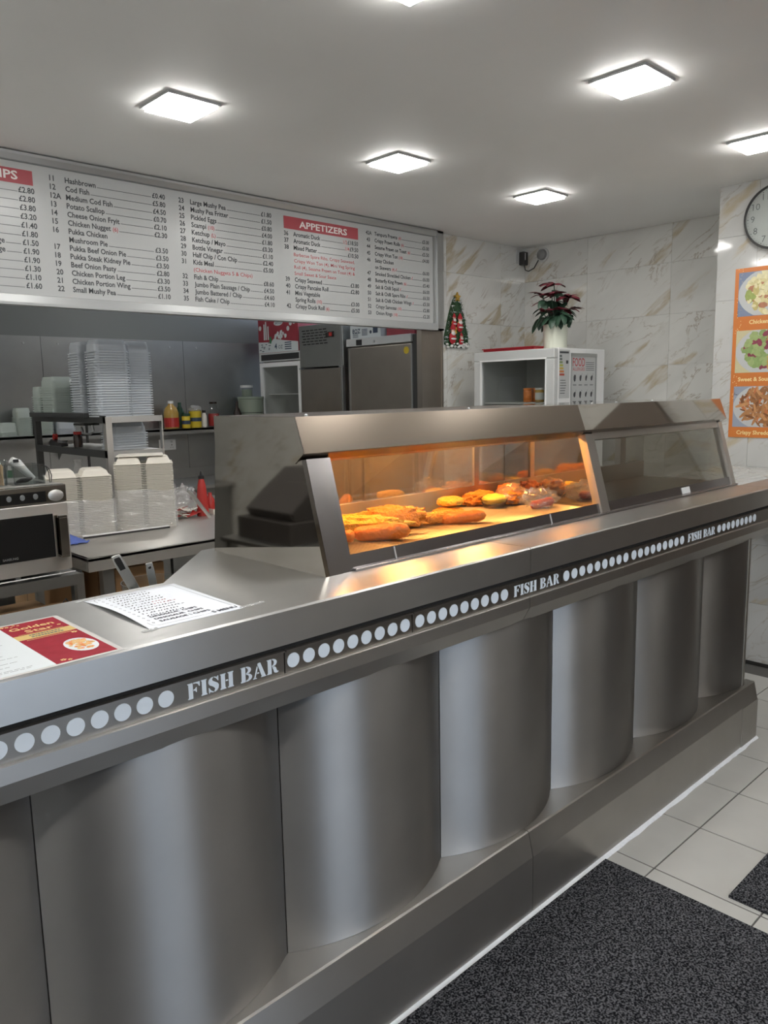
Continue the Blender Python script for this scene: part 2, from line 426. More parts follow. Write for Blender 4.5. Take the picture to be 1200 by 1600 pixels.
def tag(o, label, cat, group=None, kind=None):
    o['label'] = label; o['category'] = cat
    if group: o['group'] = group
    if kind: o['kind'] = kind
    return o

def thing(name, label, cat, loc=(0, 0, 0), group=None):
    o = link(name, None, None, loc); o.empty_display_size = 0.05
    return tag(o, label, cat, group)

def solo(name, mb, m, label, cat, loc=(0, 0, 0), group=None, smooth=None, bevel=0, kind=None):
    o = link(name, make_mesh(name, mb, loc, smooth, m), None, loc)
    if bevel: bev(o, bevel)
    return tag(o, label, cat, group, kind)

def struct(name, mb, m, smooth=None, parent=None):
    o = link(name, make_mesh(name, mb, (0, 0, 0), smooth, m), parent)
    if parent is None: o['kind'] = 'structure'
    return o

def dup(root, loc, label=None, group=None, rotz=None):
    r = root.copy(); COL.objects.link(r); r.location = loc
    if rotz is not None: r.rotation_euler = (0, 0, rotz)
    if label: r['label'] = label
    if group: r['group'] = group
    for ch in list(root.children):
        c = ch.copy(); COL.objects.link(c); c.parent = r
        for g in list(ch.children):
            d = g.copy(); COL.objects.link(d); d.parent = c
    return r

X3, Y3, Z3 = (1, 0, 0), (0, 1, 0), (0, 0, 1)

# ================================================================ THE SETTING
ZC = 2.62
FX0, FX1, FY0, FY1 = -1.0, 5.05, -2.4, 5.75
# floor slab with tiles laid on it
floor = struct('floor', MB().box(FX0, FX1 + .2, FY0, FY1 + .2, -0.06, -0.003), M['grout'])
tile_me = make_mesh('tile', MB().box(-.1645, .1645, -.1645, .1645, -0.003, 0.0), (0, 0, 0), None, M['tile_floor'])
T = 0.3345
for i in range(18):
    for j in range(12):
        cx = 2.905 + T / 2 + (i - 13) * T; cy = 1.103 - T / 2 + (j - 9) * T
        if cx > 4.4 - .1 or cy > 1.9: continue
        link('tile', tile_me, floor, (cx, cy, 0))
kfl = struct('floor_kitchen', MB().box(FX0, FX1, 2.05, FY1, -0.003, 0.0), M['tile_floor'])
ceil = struct('ceiling', MB().box(FX0, FX1 + .2, FY0, FY1 + .2, ZC, ZC + .08), M['ceiling'])
wl_ = struct('wall_left', MB().box(FX0 - .1, FX0 - .006, FY0, FY1, 0, ZC), M['wall_paint'])
struct('wall_rear', MB().box(FX0, FX1, FY1, FY1 + .1, 0, ZC), M['kitchen_paint'])

def tiled(wall, o, ux, uy, nrm, us, vs, m, th=0.006):
    o, ux, uy, nrm = Vector(o), Vector(ux), Vector(uy), Vector(nrm)
    for a, b in zip(us[:-1], us[1:]):
        for c, d in zip(vs[:-1], vs[1:]):
            g = 0.0007
            mb = MB().prism([(a + g, c + g), (b - g, c + g), (b - g, d - g), (a + g, d - g)], nrm * th, o, ux, uy)
            og = o + ux * (a + b) / 2 + uy * (c + d) / 2
            link('tile', make_mesh('tile', mb, og, None, m), wall, og)

def splits(a, b, start, step):
    s = [a]; x = start
    while x < b - 1e-4:
        if x > a + 1e-4: s.append(x)
        x += step
    return s + [b]
ZS = splits(0, ZC, 0.045, 0.332)
# partition between shop and kitchen: lintel behind the menu board, stainless jamb, then tiled wall
wb = struct('wall_back', MB().box(4.10, FX1, 3.70, 3.738, 0, ZC), M['grout_light'])
tiled(wb, (0, 3.70, 0), X3, Z3, (0, -1, 0), splits(4.10, FX1, 4.12 + .03, .605), ZS, M['marble'])
struct('wall_lintel', MB().box(FX0, 4.10, 3.70, 3.738, 1.99, ZC), M['wall_paint'])
jb = struct('trim_1', MB().box(3.89, 4.10, 3.69, 3.735, 0, 1.99).box(4.085, 4.10, 3.684, 3.69, 0, ZC), M['steel_fridge'])
tiled(wl_, (FX0 - .006, 0, 0), (0, 1, 0), (0, 0, 1), (1, 0, 0), splits(1.2, FY1, 1.2, .605), splits(0, ZC, .02, .333), M['marble'])
wa = struct('wall_alcove', MB().box(FX1 + .006, FX1 + .15, 1.9, 3.85, 0, ZC), M['grout_light'])
tiled(wa, (FX1 + .006, 0, 0), (0, -1, 0), Z3, (-1, 0, 0), [-3.70, -3.15, -2.52, -1.90], ZS, M['marble'])
wr = struct('wall_right', MB().box(4.406, FX1 + .15, FY0, 1.93, 0, ZC), M['wall_paint'])
tiled(wr, (4.406, 0, 0), (0, -1, 0), Z3, (-1, 0, 0), splits(-1.93, 2.4, -1.72, .605), splits(0, ZC, 0.02, .333), M['marble_light'])
struct('baseboard_right', MB().box(4.392, 4.400, FY0, 1.92, 0, 0.018), M['dark_gap'])
# shop front behind the photographer: wall with a wide window, daylight outside
WX0, WX1 = 0.45, 2.35
wf = struct('wall_front', MB().box(FX0, WX0, FY0 - .12, FY0, 0, ZC).box(WX1, FX1, FY0 - .12, FY0, 0, ZC).box(WX0, WX1, FY0 - .12, FY0, 2.25, ZC).box(WX0, WX1, FY0 - .12, FY0, 0, 0.35), M['front_paint'])
wn = struct('window_1', MB().box(WX0, WX1, FY0 - .07, FY0 - .062, .35, 2.25), M['glass'])
for xx in (WX0, 1.62, WX1 - .06):
    part('mullion', MB().box(xx, xx + .06, FY0 - .09, FY0 - .03, .35, 2.25), M['dark_frame'], wn)
part('sill', MB().box(WX0, WX1, FY0 - .12, FY0 + .05, .33, .36), M['white'], wn)
dn = struct('door_1', MB().box(-.75, .25, FY0, FY0 + .05, 0, 2.1), M['dark_door'])
part('door_handle', MB().tube([(.16, FY0 + .09, .9), (.16, FY0 + .09, 1.3)], .012, 8), M['steel'], dn)
d2 = struct('added_dark_door', MB().box(4.36, 4.40, -1.6, .95, 0.02, 2.1), M['dark_brown'])  # unseen dark door, added to darken reflections in the glass and panels
part('door_rail', MB().box(4.345, 4.36, -.36, -.29, .02, 2.1).box(4.345, 4.36, -1.6, .95, 1.0, 1.08), M['dark_frame'], d2)
struct('ground_outside', MB().box(-14, 16, -22, FY0 - .13, -.08, -.02), M['asphalt'])

# kitchen wall cladding (sheets of steel with joints) on the rear wall
cl = struct('trim_2', MB().box(FX0, FX1, FY1 - .004, FY1, .9, 2.0), M['dark_gap'])
xs = splits(FX0, FX1, -0.1, 1.12)
for a, b in zip(xs[:-1], xs[1:]):
    p = part('cladding_panel', MB().box(a + .0015, b - .0015, FY1 - .010, FY1 - .004, .9, 2.0), M['steel_dark'], cl)
    s = MB()
    for xx in (a + .12, b - .12):
        s.lathe([(0.009, 0), (0.006, .004)], (xx, FY1 - .010, 1.95), 8, axis=(0, -1, 0))
    part('screw', s, M['alu'], p)

# ================================================================ CEILING LIGHTS
def ceiling_light(x, y, label, group=None):
    t = thing('ceiling_light', label, 'ceiling light', (x, y, ZC), group)
    part('frame', MB().frame((x - .107, y - .107, ZC - .010), X3, Y3, .214, .214, .010, (0, 0, .010)).box(x - .1, x + .1, y - .1, y + .1, ZC - .004, ZC - .002), M['alu_white'], t)
    part('lens', MB().box(x - .094, x + .094, y - .094, y + .094, ZC - .020, ZC - .0045), M['lens'], t)
    return t
L0 = ceiling_light(1.594, 2.725, 'square lit ceiling panel directly in front of the left half of the menu board')
LS = {(2.712, 2.708): 'square lit ceiling panel in front of the right half of the menu board',
      (3.775, 2.66): 'smallest-looking square lit ceiling panel, above the end of the display cabinet',
      (2.662, 1.497): 'large bright square ceiling panel right of centre, near the top',
      (3.74, 1.47): 'square lit ceiling panel cut off by the right edge, above the clock',
      (1.578, 1.522): 'square lit ceiling panel whose tip just shows at the top edge'}
for p, l in LS.items():
    dup(L0, (*p, ZC), l)
for x in (0.47, 1.57, 2.66, 3.74):
    for y in (0.31, -0.95):
        dup(L0, (x, y, ZC), 'square lit ceiling panel over the customer floor outside the picture', 'ceiling panels outside the picture')
for p in ((0.47, 2.70), (0.47, 1.50), (-.6, 2.70), (-.6, 1.50), (-.6, .31)):
    dup(L0, (*p, ZC), 'square lit ceiling panel over the customer floor outside the picture', 'ceiling panels outside the picture')
for p in ((-0.4, 4.3), (0.8, 4.6), (2.8, 4.8)):  # unseen panels added to brighten the kitchen and its left wall
    dup(L0, (*p, ZC), 'unseen ceiling panel added to light the kitchen behind the menu board', 'added ceiling panels in the kitchen')

# ================================================================ SERVING COUNTER
ctr = thing('serving_counter', 'long stainless steel fish bar counter with curved front panels', 'counter', (1.5, 1.5, 0))
CX0, CXJ, CX1 = -0.95, 1.766, 3.515
G = 0.0015
YF, ZT = 1.265, 1.117
def top_piece(poly, x0, x1):
    mb = MB().prism(poly, (0, 0, .022), (0, 0, ZT - .022))
    mb.prism_x([(YF, 1.042), (YF, ZT - .004), (YF + .004, ZT), (YF + .03, ZT), (YF + .03, 1.042)], x0, x1)
    return mb
part('worktop', top_piece([(CX0, YF + .028), (CXJ - G, YF + .028), (CXJ - G, 1.95), (1.13, 1.95), (0.86, 1.668), (CX0, 1.662)], CX0, CXJ - G), M['steel_top'], ctr)
part('worktop', top_piece([(CXJ + G, YF + .028), (CX1 - G, YF + .028), (CX1 - G, 1.95), (CXJ + G, 1.95)], CXJ + G, CX1 - G), M['steel_top'], ctr)
# dark shadow gap under the worktop lip and carcass behind the curved panels
part('shadow_gap', MB().box(CX0, CX1, YF + .012, YF + .03, 1.030, 1.042), M['dark_gap'], ctr)
part('carcass', MB().box(CX0, 3.37, 1.372, 1.40, .10, 1.09).box(CX0, 3.37, 1.60, 1.62, .10, 1.09).box(3.352, 3.37, 1.28, 1.62, .10, 1.09).box(CX0, 3.37, 1.40, 1.60, .08, .10), M['steel'], ctr)

# moulding below the light strip
def mould(x0, x1):
    return MB().prism_x([(1.262, .979), (1.259, .977), (1.260, .947), (1.287, .903), (1.372, .900), (1.372, .979)], x0, x1)
part('moulding', mould(CX0, 1.757 - G), M['steel'], ctr)
part('moulding', mould(1.757 + G, CX1 - G), M['steel'], ctr)

# light strips with round windows and cut-out lettering
def stencil_letters():
    # heavy stencil serif capitals on a unit-height em; each is a list of polygons
    def S():
        out = []; n = 14
        def arc(cx, cy, r, a0, a1, w0, w1, sx=1.0):
            pts = []; inner = []
            for i in range(n + 1):
                t = i / n; a = math.radians(a0 + (a1 - a0) * t); w = w0 + (w1 - w0) * t
                pts.append((cx + sx * (r + w / 2) * math.cos(a), cy + (r + w / 2) * math.sin(a)))
                inner.append((cx + sx * (r - w / 2) * math.cos(a), cy + (r - w / 2) * math.sin(a)))
            return pts + inner[::-1]
        out.append([(.02, .72), (.06, .86), (.16, .97), (.30, 1.0), (.30, .93), (.24, .88), (.25, .78), (.40, .66), (.56, .54), (.63, .40), (.60, .20), (.50, .06), (.36, 0), (.36, .07), (.40, .14), (.39, .26), (.27, .38), (.10, .50), (.03, .62)])
        out.append([(.35, 1.0), (.46, .97), (.52, .92), (.58, .99), (.61, .99), (.61, .68), (.58, .68), (.50, .82), (.40, .92), (.35, .94)])
        out.append([(.30, 0), (.18, .03), (.12, .09), (.06, 0), (.03, 0), (.03, .34), (.06, .34), (.15, .17), (.25, .08), (.30, .06)])
        return out
    stem = lambda x, w=.24: [[(x - .05, 0), (x + w + .05, 0), (x + w + .05, .05), (x + w, .09), (x + w, .91), (x + w + .05, .95), (x + w + .05, 1), (x - .05, 1), (x - .05, .95), (x, .91), (x, .09), (x - .05, .05)]]
    half = lambda x, w=.24: [[(x, 0), (x + w + .05, 0), (x + w + .05, .05), (x + w, .09), (x + w, .91), (x + w + .05, .95), (x + w + .05, 1), (x, 1)]]
    lw = lambda x, w=.24: [[(x - .05, 0), (x + w, 0), (x + w, 1), (x - .05, 1), (x - .05, .95), (x, .91), (x, .09), (x - .05, .05)]]
    F = lw(.05) + [[(.33, 1), (.70, 1), (.70, .70), (.66, .70), (.58, .86), (.46, .92), (.33, .92)], [(.33, .56), (.42, .56), (.48, .66), (.51, .66), (.51, .36), (.48, .36), (.42, .47), (.33, .47)]]
    I = stem(.06)
    H = stem(.05) + stem(.52) + [[(.34, .46), (.47, .46), (.47, .55), (.34, .55)]]
    def bowl(x, y0, y1, w):
        cy = (y0 + y1) / 2; ry = (y1 - y0) / 2
        o = [(x + w * math.sin(PI * i / 10), cy - ry * math.cos(PI * i / 10)) for i in range(11)]
        inn = [(x + (w - .2) * math.sin(PI * i / 10), cy - (ry - .07) * math.cos(PI * i / 10)) for i in range(11)]
        return o + inn[::-1]
    B = lw(.05) + [bowl(.33, .50, 1.0, .33), bowl(.33, 0, .53, .38)]
    A = [[(.30, 1), (.47, 1), (.78, .06), (.84, .04), (.84, 0), (.48, 0), (.48, .04), (.54, .06), (.28, .90)], [(.25, .82), (.29, .70), (.12, .06), (.20, .04), (.20, 0), (-.02, 0), (-.02, .04), (.05, .06)], [(.24, .30), (.38, .30), (.36, .38), (.26, .38)]]
    Rr = lw(.05) + [bowl(.33, .47, 1.0, .33), [(.36, .46), (.52, .44), (.60, .34), (.64, .14), (.70, .07), (.74, .10), (.76, .07), (.68, 0), (.56, 0), (.46, .06), (.42, .24), (.36, .38)]]
    return {'F': (F, .76), 'I': (I, .42), 'S': (S(), .72), 'H': (H, .90), 'B': (B, .80), 'A': (A, .90), 'R': (Rr, .80), ' ': ([], .36)}
SL = stencil_letters()
dot_me = None
def strip(x0, x1, dots, words):
    p = part('light_strip', MB().box(x0 + G, x1 - G, 1.270, 1.285, .979, 1.030).box(x0 + G, x1 - G, 1.264, 1.270, 1.0265, 1.030), M['strip'], ctr)
    for x in dots:
        mb = MB().lathe([(.0158, 0), (.0158, .0012)], (x, 1.270, 1.0035), 24, axis=(0, -1, 0))
        part('round_window', mb, M['acrylic'], p)
    for xs, xe in words:
        tot = sum(SL[c][1] for c in 'FISH BAR'); k = (xe - xs) / tot; x = xs
        for c in 'FISH BAR':
            polys, w = SL[c]
            if polys:
                mb = MB()
                for pl in polys:
                    mb.prism([(a * k, b * .031) for a, b in pl], (0, -.0012, 0), (x, 1.270, .988), X3, Z3)
                part('letter', mb, M['acrylic'], p)
            x += w * k
strip(CX0, -0.085, [-.10 - .0415 * i for i in range(5)][::-1], [])
strip(-0.085, 0.292, [-.05 + .0415 * i for i in range(8)], [])
strip(0.292, 0.915, [.311 + .0418 * i for i in range(9)], [(.690, .900)])
strip(0.915, 1.2945, [.937 + .0415 * i for i in range(9)], [])
strip(1.2945, 1.930, [1.320 + .0416 * i for i in range(9)], [(1.696, 1.916)])
strip(1.930, 2.325, [1.952 + .0434 * i for i in range(9)], [])
strip(2.325, 2.994, [2.352 + .0434 * i for i in range(9)], [(2.747, 2.977)])
strip(2.994, CX1, [3.013 + .0434 * i for i in range(9)], [])

# curved front panels
def curved(x0, x1, apex_end=False):
    n = 14; half = .265; sag = .078; Rr = (half ** 2 + sag ** 2) / (2 * sag)
    xc = x0 + half; pts = []
    for i in range(n + 1):
        x = x0 + (x1 - x0) * i / n; u = x - xc
        pts.append((x, 1.362 - (math.sqrt(Rr * Rr - u * u) - (Rr - sag))))
    mb = MB(); zs = (.2615, .93); vs = []
    for z in zs: vs += [(x, y, z) for x, y in pts]
    m = len(pts); fs = [(i, i + 1, m + i + 1, m + i) for i in range(m - 1)]
    # close at the back
    b0 = len(vs)
    for z in zs: vs += [(pts[0][0], 1.370, z), (pts[-1][0], 1.370, z)]
    fs += [(0, m, b0 + 2, b0), (m - 1, b0 + 1, b0 + 3, 2 * m - 1), (b0, b0 + 2, b0 + 3, b0 + 1)]
    fs += [tuple(list(range(m)) + [b0 + 1, b0]), tuple(list(range(m, 2 * m))[::-1] + [b0 + 2, b0 + 3])]
    return mb.add(vs, fs)
S0 = 0.424
for i in range(-3, 6):
    a = S0 + .5325 * i
    b = a + .5325
    if i == 5: b = 3.375
    if i == 5:
        mbp = curved(a + .0012, b)
    else:
        mbp = curved(a + .0012, b - .0012)
    part('curved_panel', mbp, M['steel_v'], ctr, smooth=35)

# plinth with ledge, chamfer and end cap
pf = [(1.250, .0), (1.250, .186), (1.266, .258), (1.272, .2605), (1.40, .2615), (1.40, 0)]
part('plinth', MB().prism_x(pf, CX0, 1.770 - G), M['steel'], ctr)
part('plinth', MB().prism_x(pf, 1.770 + G, 3.27), M['steel'], ctr)
part('plinth', MB().prism_x(pf, 3.27, 3.448).box(3.43, 3.448, 1.40, 1.62, 0, .26), M['steel'], ctr)
part('plinth_cap', MB().prism_x([(1.248, .004), (1.248, .184), (1.2505, .187), (1.2505, .004)], 3.288, 3.4505).box(3.448, 3.4505, 1.2505, 1.40, .004, .184), M['steel'], ctr, bevel=.0006)
# bead of white sealant along the floor
mb = MB(); n = 180; vs = []; fs = []
for i in range(n + 1):
    x = CX0 + (3.455 - CX0) * i / n
    w = .013 + .005 * noise.noise(Vector((x * 9, 0, 0))) + .003 * noise.noise(Vector((x * 40, 3, 0)))
    vs += [(x, 1.251, 0), (x, 1.251 - w, 0.0005), (x, 1.251 - w * .6, .007), (x, 1.251, .010)]
for i in range(n):
    for k in range(3): fs.append((4 * i + k, 4 * i + 4 + k, 4 * i + 5 + k, 4 * i + 1 + k))
part('sealant_bead', mb.add(vs, fs), M['sealant'], ctr, smooth=60)
# low shelf behind the counter on the staff side
part('rear_shelf', MB().box(0.45, 1.13, 1.622, 1.95, .975, .99), M['steel_dark'], ctr)

# flap between counter and wall
fl = thing('counter_flap', 'marble-topped lifting counter flap between counter end and poster wall', 'counter flap', (3.95, 1.5, 0))
part('front_rail', MB().prism_x([(YF, 1.042), (YF, ZT - .004), (YF + .004, ZT), (1.40, ZT), (1.40, 1.042)], CX1 + G, 4.392), M['steel_top'], fl)
part('fascia', MB().box(CX1 + G, 4.392, 1.268, 1.30, .979, 1.030).prism_x([(1.262, .979), (1.260, .947), (1.287, .903), (1.372, .900), (1.372, .979)], CX1 + G, 4.392), M['steel'], fl)
part('shadow_gap', MB().box(CX1 + G, 4.392, 1.277, 1.30, 1.030, 1.042), M['dark_gap'], fl)
part('base_board', MB().box(CX1 + G, 4.392, 1.40, 1.83, ZT - .03, ZT - .002), M['steel'], fl)
k = 0
rows = splits(1.402, 1.828, 1.402, .0475)
for j, (c, d) in enumerate(zip(rows[:-1], rows[1:])):
    us = splits(CX1 + .004, 4.39, CX1 + .004 + (.07 if j % 2 else .17), .2)
    for a, b in zip(us[:-1], us[1:]):
        h = ZT + .0006 * rnd.random()
        part('marble_strip', MB().box(a + .001, b - .001, c + .001, d - .001, ZT - .003, h), M['marble_light'], fl, own=((a + b) / 2, (c + d) / 2, ZT))

# entrance mats
mats = [('entrance_mat', (-.98, 2.16, -2.0, 1.236), 'black speckled carpet mat running along the foot of the counter'),
        ('entrance_mat', (2.255, 4.35, -2.0, .87), 'black speckled carpet mat by the poster wall, beyond the strip of bare tiles')]
for nm, (a, b, c, d), lb in mats:
    solo(nm, MB().box(a, b, c, d, 0.0003, .009), M['mat'], lb, 'mat', ((a + b) / 2, (c + d) / 2, 0))

# ================================================================ HEATED DISPLAY CABINET
cab = thing('display_cabinet', 'stainless heated food display cabinet with sloping glass standing on the counter', 'display cabinet', (2.34, 1.7, ZT))
HX0, HXD, HX1 = 1.155, 2.42, 3.53
side = [(1.421, ZT), (1.92, ZT), (1.882, 1.486), (1.53, 1.486), (1.53, 1.385), (1.50, 1.395)]
part('end_panel', MB().prism_x(side, HX0, HX0 + .012), M['steel_mirror'], cab)
# canopy
can = [(1.520, 1.499), (1.487, 1.411), (1.490, 1.408), (1.524, 1.384), (1.535, 1.384), (1.535, 1.490), (1.876, 1.490), (1.876, 1.384), (1.884, 1.384), (1.884, 1.499)]
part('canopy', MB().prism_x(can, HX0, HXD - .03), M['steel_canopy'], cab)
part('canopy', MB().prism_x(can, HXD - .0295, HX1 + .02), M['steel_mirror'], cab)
part('canopy_end', MB().prism_x([(1.487, 1.411), (1.520, 1.499), (1.884, 1.499), (1.884, 1.384), (1.524, 1.384)], HX1 + .02, HX1 + .024), M['steel_mirror'], cab)
part('canopy_end', MB().prism_x([(1.520, 1.4985), (1.4875, 1.411), (1.524, 1.3845), (1.884, 1.3845), (1.884, 1.4985)], HX0 - .003, HX0), M['steel_mirror'], cab)
part('ceiling_reflector', MB().box(HX0 + .012, HXD - .02, 1.536, 1.876, 1.478, 1.482), M['steel_mirror'], cab)
bolts = MB()
for x in (1.22, 1.85, 2.25, 2.55, 2.72, 3.0, 3.25):
    bolts.lathe([(.005, 0), (.005, .003), (.002, .005)], (x, 1.56, 1.499), 8)
part('bolt', bolts, M['alu'], cab)
def slope(x0, x1, t, y0=1.421, z0=ZT, y1=1.499, z1=1.396, lift=0):
    # plate lying on the sloping front plane
    d = Vector((0, y1 - y0, z1 - z0)).normalized(); nrm = Vector((0, -d.z, d.y))
    o = Vector((0, y0, z0)) + nrm * lift
    L = math.hypot(y1 - y0, z1 - z0)
    return MB().prism([(x0, 0), (x1, 0), (x1, L), (x0, L)], -nrm * t, o, X3, d)
part('post', slope(HX0 + .0125, HX0 + .055, .02), M['steel_post'], cab)
part('post', slope(HX0 + .0565, HX0 + .09, .018, lift=-.002), M['steel_post'], cab)
part('post', slope(HXD - .012, HXD + .016, .03), M['steel'], cab)
part('post', slope(HXD + .017, HXD + .045, .026, lift=-.003), M['steel'], cab)
part('post', slope(HX1 - .035, HX1, .03), M['steel'], cab)
dv = Vector((0, 1.499 - 1.421, 1.396 - ZT)); Ls = dv.length; dv.normalize(); nv = Vector((0, -dv.z, dv.y))
def onslope(x0, x1, a, b, t, lift):
    o = Vector((0, 1.421, ZT)) + nv * lift
    return MB().prism([(x0, a), (x1, a), (x1, b), (x0, b)], -nv * t, o, X3, dv)
part('bottom_rail', onslope(HX0 + .09, HXD - .012, .006, .042, .02, -.008), M['steel_post'], cab)
part('bottom_rail', onslope(HXD + .045, HX1 - .035, .006, .042, .02, -.008), M['steel_post'], cab)
part('drip_ledge', MB().box(HX0 + .09, HX1 - .0, 1.412, 1.46, ZT, ZT + .007), M['steel_post'], cab, bevel=.001)
ticks = MB()
for x in (1.40, 2.11):
    ticks.v += onslope(x, x + .004, .008, .040, .002, -.006).v
    o = len(ticks.v) - 8
    ticks.f += [tuple(i + o for i in f) for f in [(3, 2, 1, 0), (4, 5, 6, 7), (0, 1, 5, 4), (1, 2, 6, 5), (2, 3, 7, 6), (3, 0, 4, 7)]]
part('rail_clip', ticks, M['alu_white'], cab)
part('ticket_holder', onslope(3.03, 3.10, .010, .036, .002, -.0055), M['grey_white'], cab)
part('front_glass', onslope(HX0 + .08, HXD - .008, .036, Ls - .001, .005, -.012), M['glass'], cab)
part('front_glass', onslope(HXD + .04, HX1 - .03, .036, Ls - .001, .005, -.012), M['glass_tint'], cab)
part('top_rail', onslope(HXD + .045, HX1 - .035, Ls - .022, Ls + .004, .02, -.006), M['steel'], cab)
# floor of both halves: ribbed hot plate on the left, flat deck on the right
base = MB().box(HX0 + .012, HXD + .02, 1.462, 1.86, ZT, 1.136)
part('deck', base, M['steel_dark'], cab)
rib = MB()
x = HX0 + .03
while x < HXD - .03:
    rib.prism([(-.0042, 0), (-.002, .0045), (.002, .0045), (.0042, 0)], (0, .345, 0), (x, 1.475, 1.136), X3, Z3)
    x += .0135
part('ribbed_plate', rib, M['steel'], cab, kind='stuff')
part('deck', MB().box(HXD + .02, HX1 - .012, 1.462, 1.86, ZT, 1.132), M['steel'], cab)
part('end_panel', MB().prism_x([(1.44, ZT), (1.92, ZT), (1.882, 1.486), (1.53, 1.486), (1.515, 1.385)], HX1 - .010, HX1), M['glass_tint'], cab)
part('divider', MB().prism_x([(1.45, 1.136), (1.86, 1.136), (1.86, 1.44), (1.54, 1.44), (1.52, 1.385)], HXD + .004, HXD + .010), M['steel_mirror'], cab)
# rear frame with sliding panes
rf = MB().box(HX0 + .012, HX1 - .012, 1.86, 1.885, 1.132, 1.205)
rf.box(HX0 + .012, HX1 - .012, 1.86, 1.885, 1.365, 1.40)
part('rear_rail', rf, M['steel'], cab)
part('rear_post', MB().box(2.235, 2.262, 1.858, 1.887, 1.205, 1.365), M['steel'], cab)
part('rear_post', MB().box(3.29, 3.335, 1.858, 1.887, 1.205, 1.365), M['steel'], cab)
part('rear_glass', MB().box(HX0 + .012, 1.72, 1.872, 1.876, 1.20, 1.37), M['glass_rear'], cab)
part('rear_glass', MB().box(1.69, 2.24, 1.864, 1.868, 1.20, 1.37), M['glass_rear'], cab)
part('rear_glass', MB().box(2.26, HXD + .02, 1.864, 1.868, 1.20, 1.37), M['glass_rear'], cab)
part('rear_glass', MB().box(3.33, HX1 - .012, 1.864, 1.868, 1.20, 1.37), M['glass_rear'], cab)
# quartz heat lamps under the canopy
for x in (1.42, 1.78, 2.14):
    hl = part('heat_lamp', MB().prism([(-.075, 0), (.075, 0), (.06, .028), (-.06, .028)], (0, .06, 0), (x, 1.66, 1.45), X3, Z3), M['steel_mirror'], cab)
    for dy in (.012, .03, .048):
        part('element', MB().tube([(x - .065, 1.66 + dy, 1.443), (x + .065, 1.66 + dy, 1.443)], .0045, 8), M['quartz'], hl)

# ---------------------------------------------------------------- food in the heated half
ZP = 1.1395
def sausage(c, L, r, ang, tilt=0):
    mb = MB(); n = 14; m = 22; vs = []
    d = Vector((math.cos(ang), math.sin(ang), tilt)); d.normalize(); s = d.cross(Vector((0, 0, 1))).normalized(); u = s.cross(d)
    c = Vector(c)
    for k in range(m + 1):
        t = -1 + 2 * k / m
        prof = (1 - abs(t) ** 5) ** .5 if abs(t) < 1 else 0
        prof = max(prof, 0.03)
        for i in range(n):
            a = 2 * PI * i / n
            q = Vector((t * 4 + c.x * 30, math.cos(a) * 1.5, math.sin(a) * 1.5 + c.y * 20))
            rr = r * prof * (1 + .14 * noise.noise(q) + .12 * noise.noise(q * 3))
            vs.append(c + d * (L / 2 * t) + s * (rr * math.cos(a)) + u * (rr * math.sin(a)) + Vector((0, 0, .004 * math.sin(t * 2))))
    fs = [(k * n + i, k * n + (i + 1) % n, (k + 1) * n + (i + 1) % n, (k + 1) * n + i) for k in range(m) for i in range(n)]
    fs += [tuple(range(n))[::-1], tuple(range(m * n, (m + 1) * n))]
    return mb.add(vs, fs)
def fillet(c, s, rot, seed, amp=.34):
    return MB().blob(c, s, amp, 3.4, seed, 34, 20, rot, .8)
def food(name, mb, m, label, cat, loc):
    return solo(name, mb, m, label, cat, loc, smooth=75)
food('battered_sausage', sausage((1.490, 1.578, ZP + .024), .165, .0235, -.80), M['fry_deep'], 'long orange battered sausage at the front left of the heated plate', 'sausage', (1.49, 1.578, ZP))
food('battered_fish', fillet((1.505, 1.672, ZP + .030), (.125, .036, .027), -.72, 1), M['fry_pale'], 'golden battered fish fillet right behind the front left sausage', 'fish', (1.505, 1.672, ZP))
food('battered_fish', fillet((1.655, 1.705, ZP + .033), (.105, .040, .032), -.62, 4), M['fry'], 'knobbly orange battered fish fillet in the middle of the left pile', 'fish', (1.655, 1.705, ZP))
food('battered_fish', fillet((1.60, 1.765, ZP + .024), (.10, .030, .024), -.55, 8), M['fry_pale'], 'yellow battered fish fillet at the back of the left pile', 'fish', (1.60, 1.765, ZP))
food('battered_sausage', sausage((1.385, 1.625, ZP + .018), .07, .018, -.9), M['fry_deep'], 'short battered sausage end beside the left cabinet post', 'sausage', (1.385, 1.625, ZP))
food('battered_sausage', sausage((1.855, 1.59, ZP + .021), .15, .0205, -.72), M['fry_deep'], 'battered sausage in the middle of the plate, below the round fritters', 'sausage', (1.855, 1.59, ZP))
food('battered_sausage', sausage((1.80, 1.645, ZP + .021), .12, .020, -.60), M['fry'], 'battered sausage touching the round fritters from the left', 'sausage', (1.80, 1.645, ZP))
food('fishcake', fillet((1.925, 1.712, ZP + .017), (.052, .046, .017), .1, 12, .14), M['fry'], 'round orange fishcake lying under the yellow one', 'fishcake', (1.925, 1.712, ZP))
food('fishcake', fillet((1.945, 1.722, ZP + .050), (.050, .042, .016), .4, 15, .14), M['fry_pale'], 'yellow round fishcake on top of another fishcake', 'fishcake', (1.945, 1.722, ZP + .034))
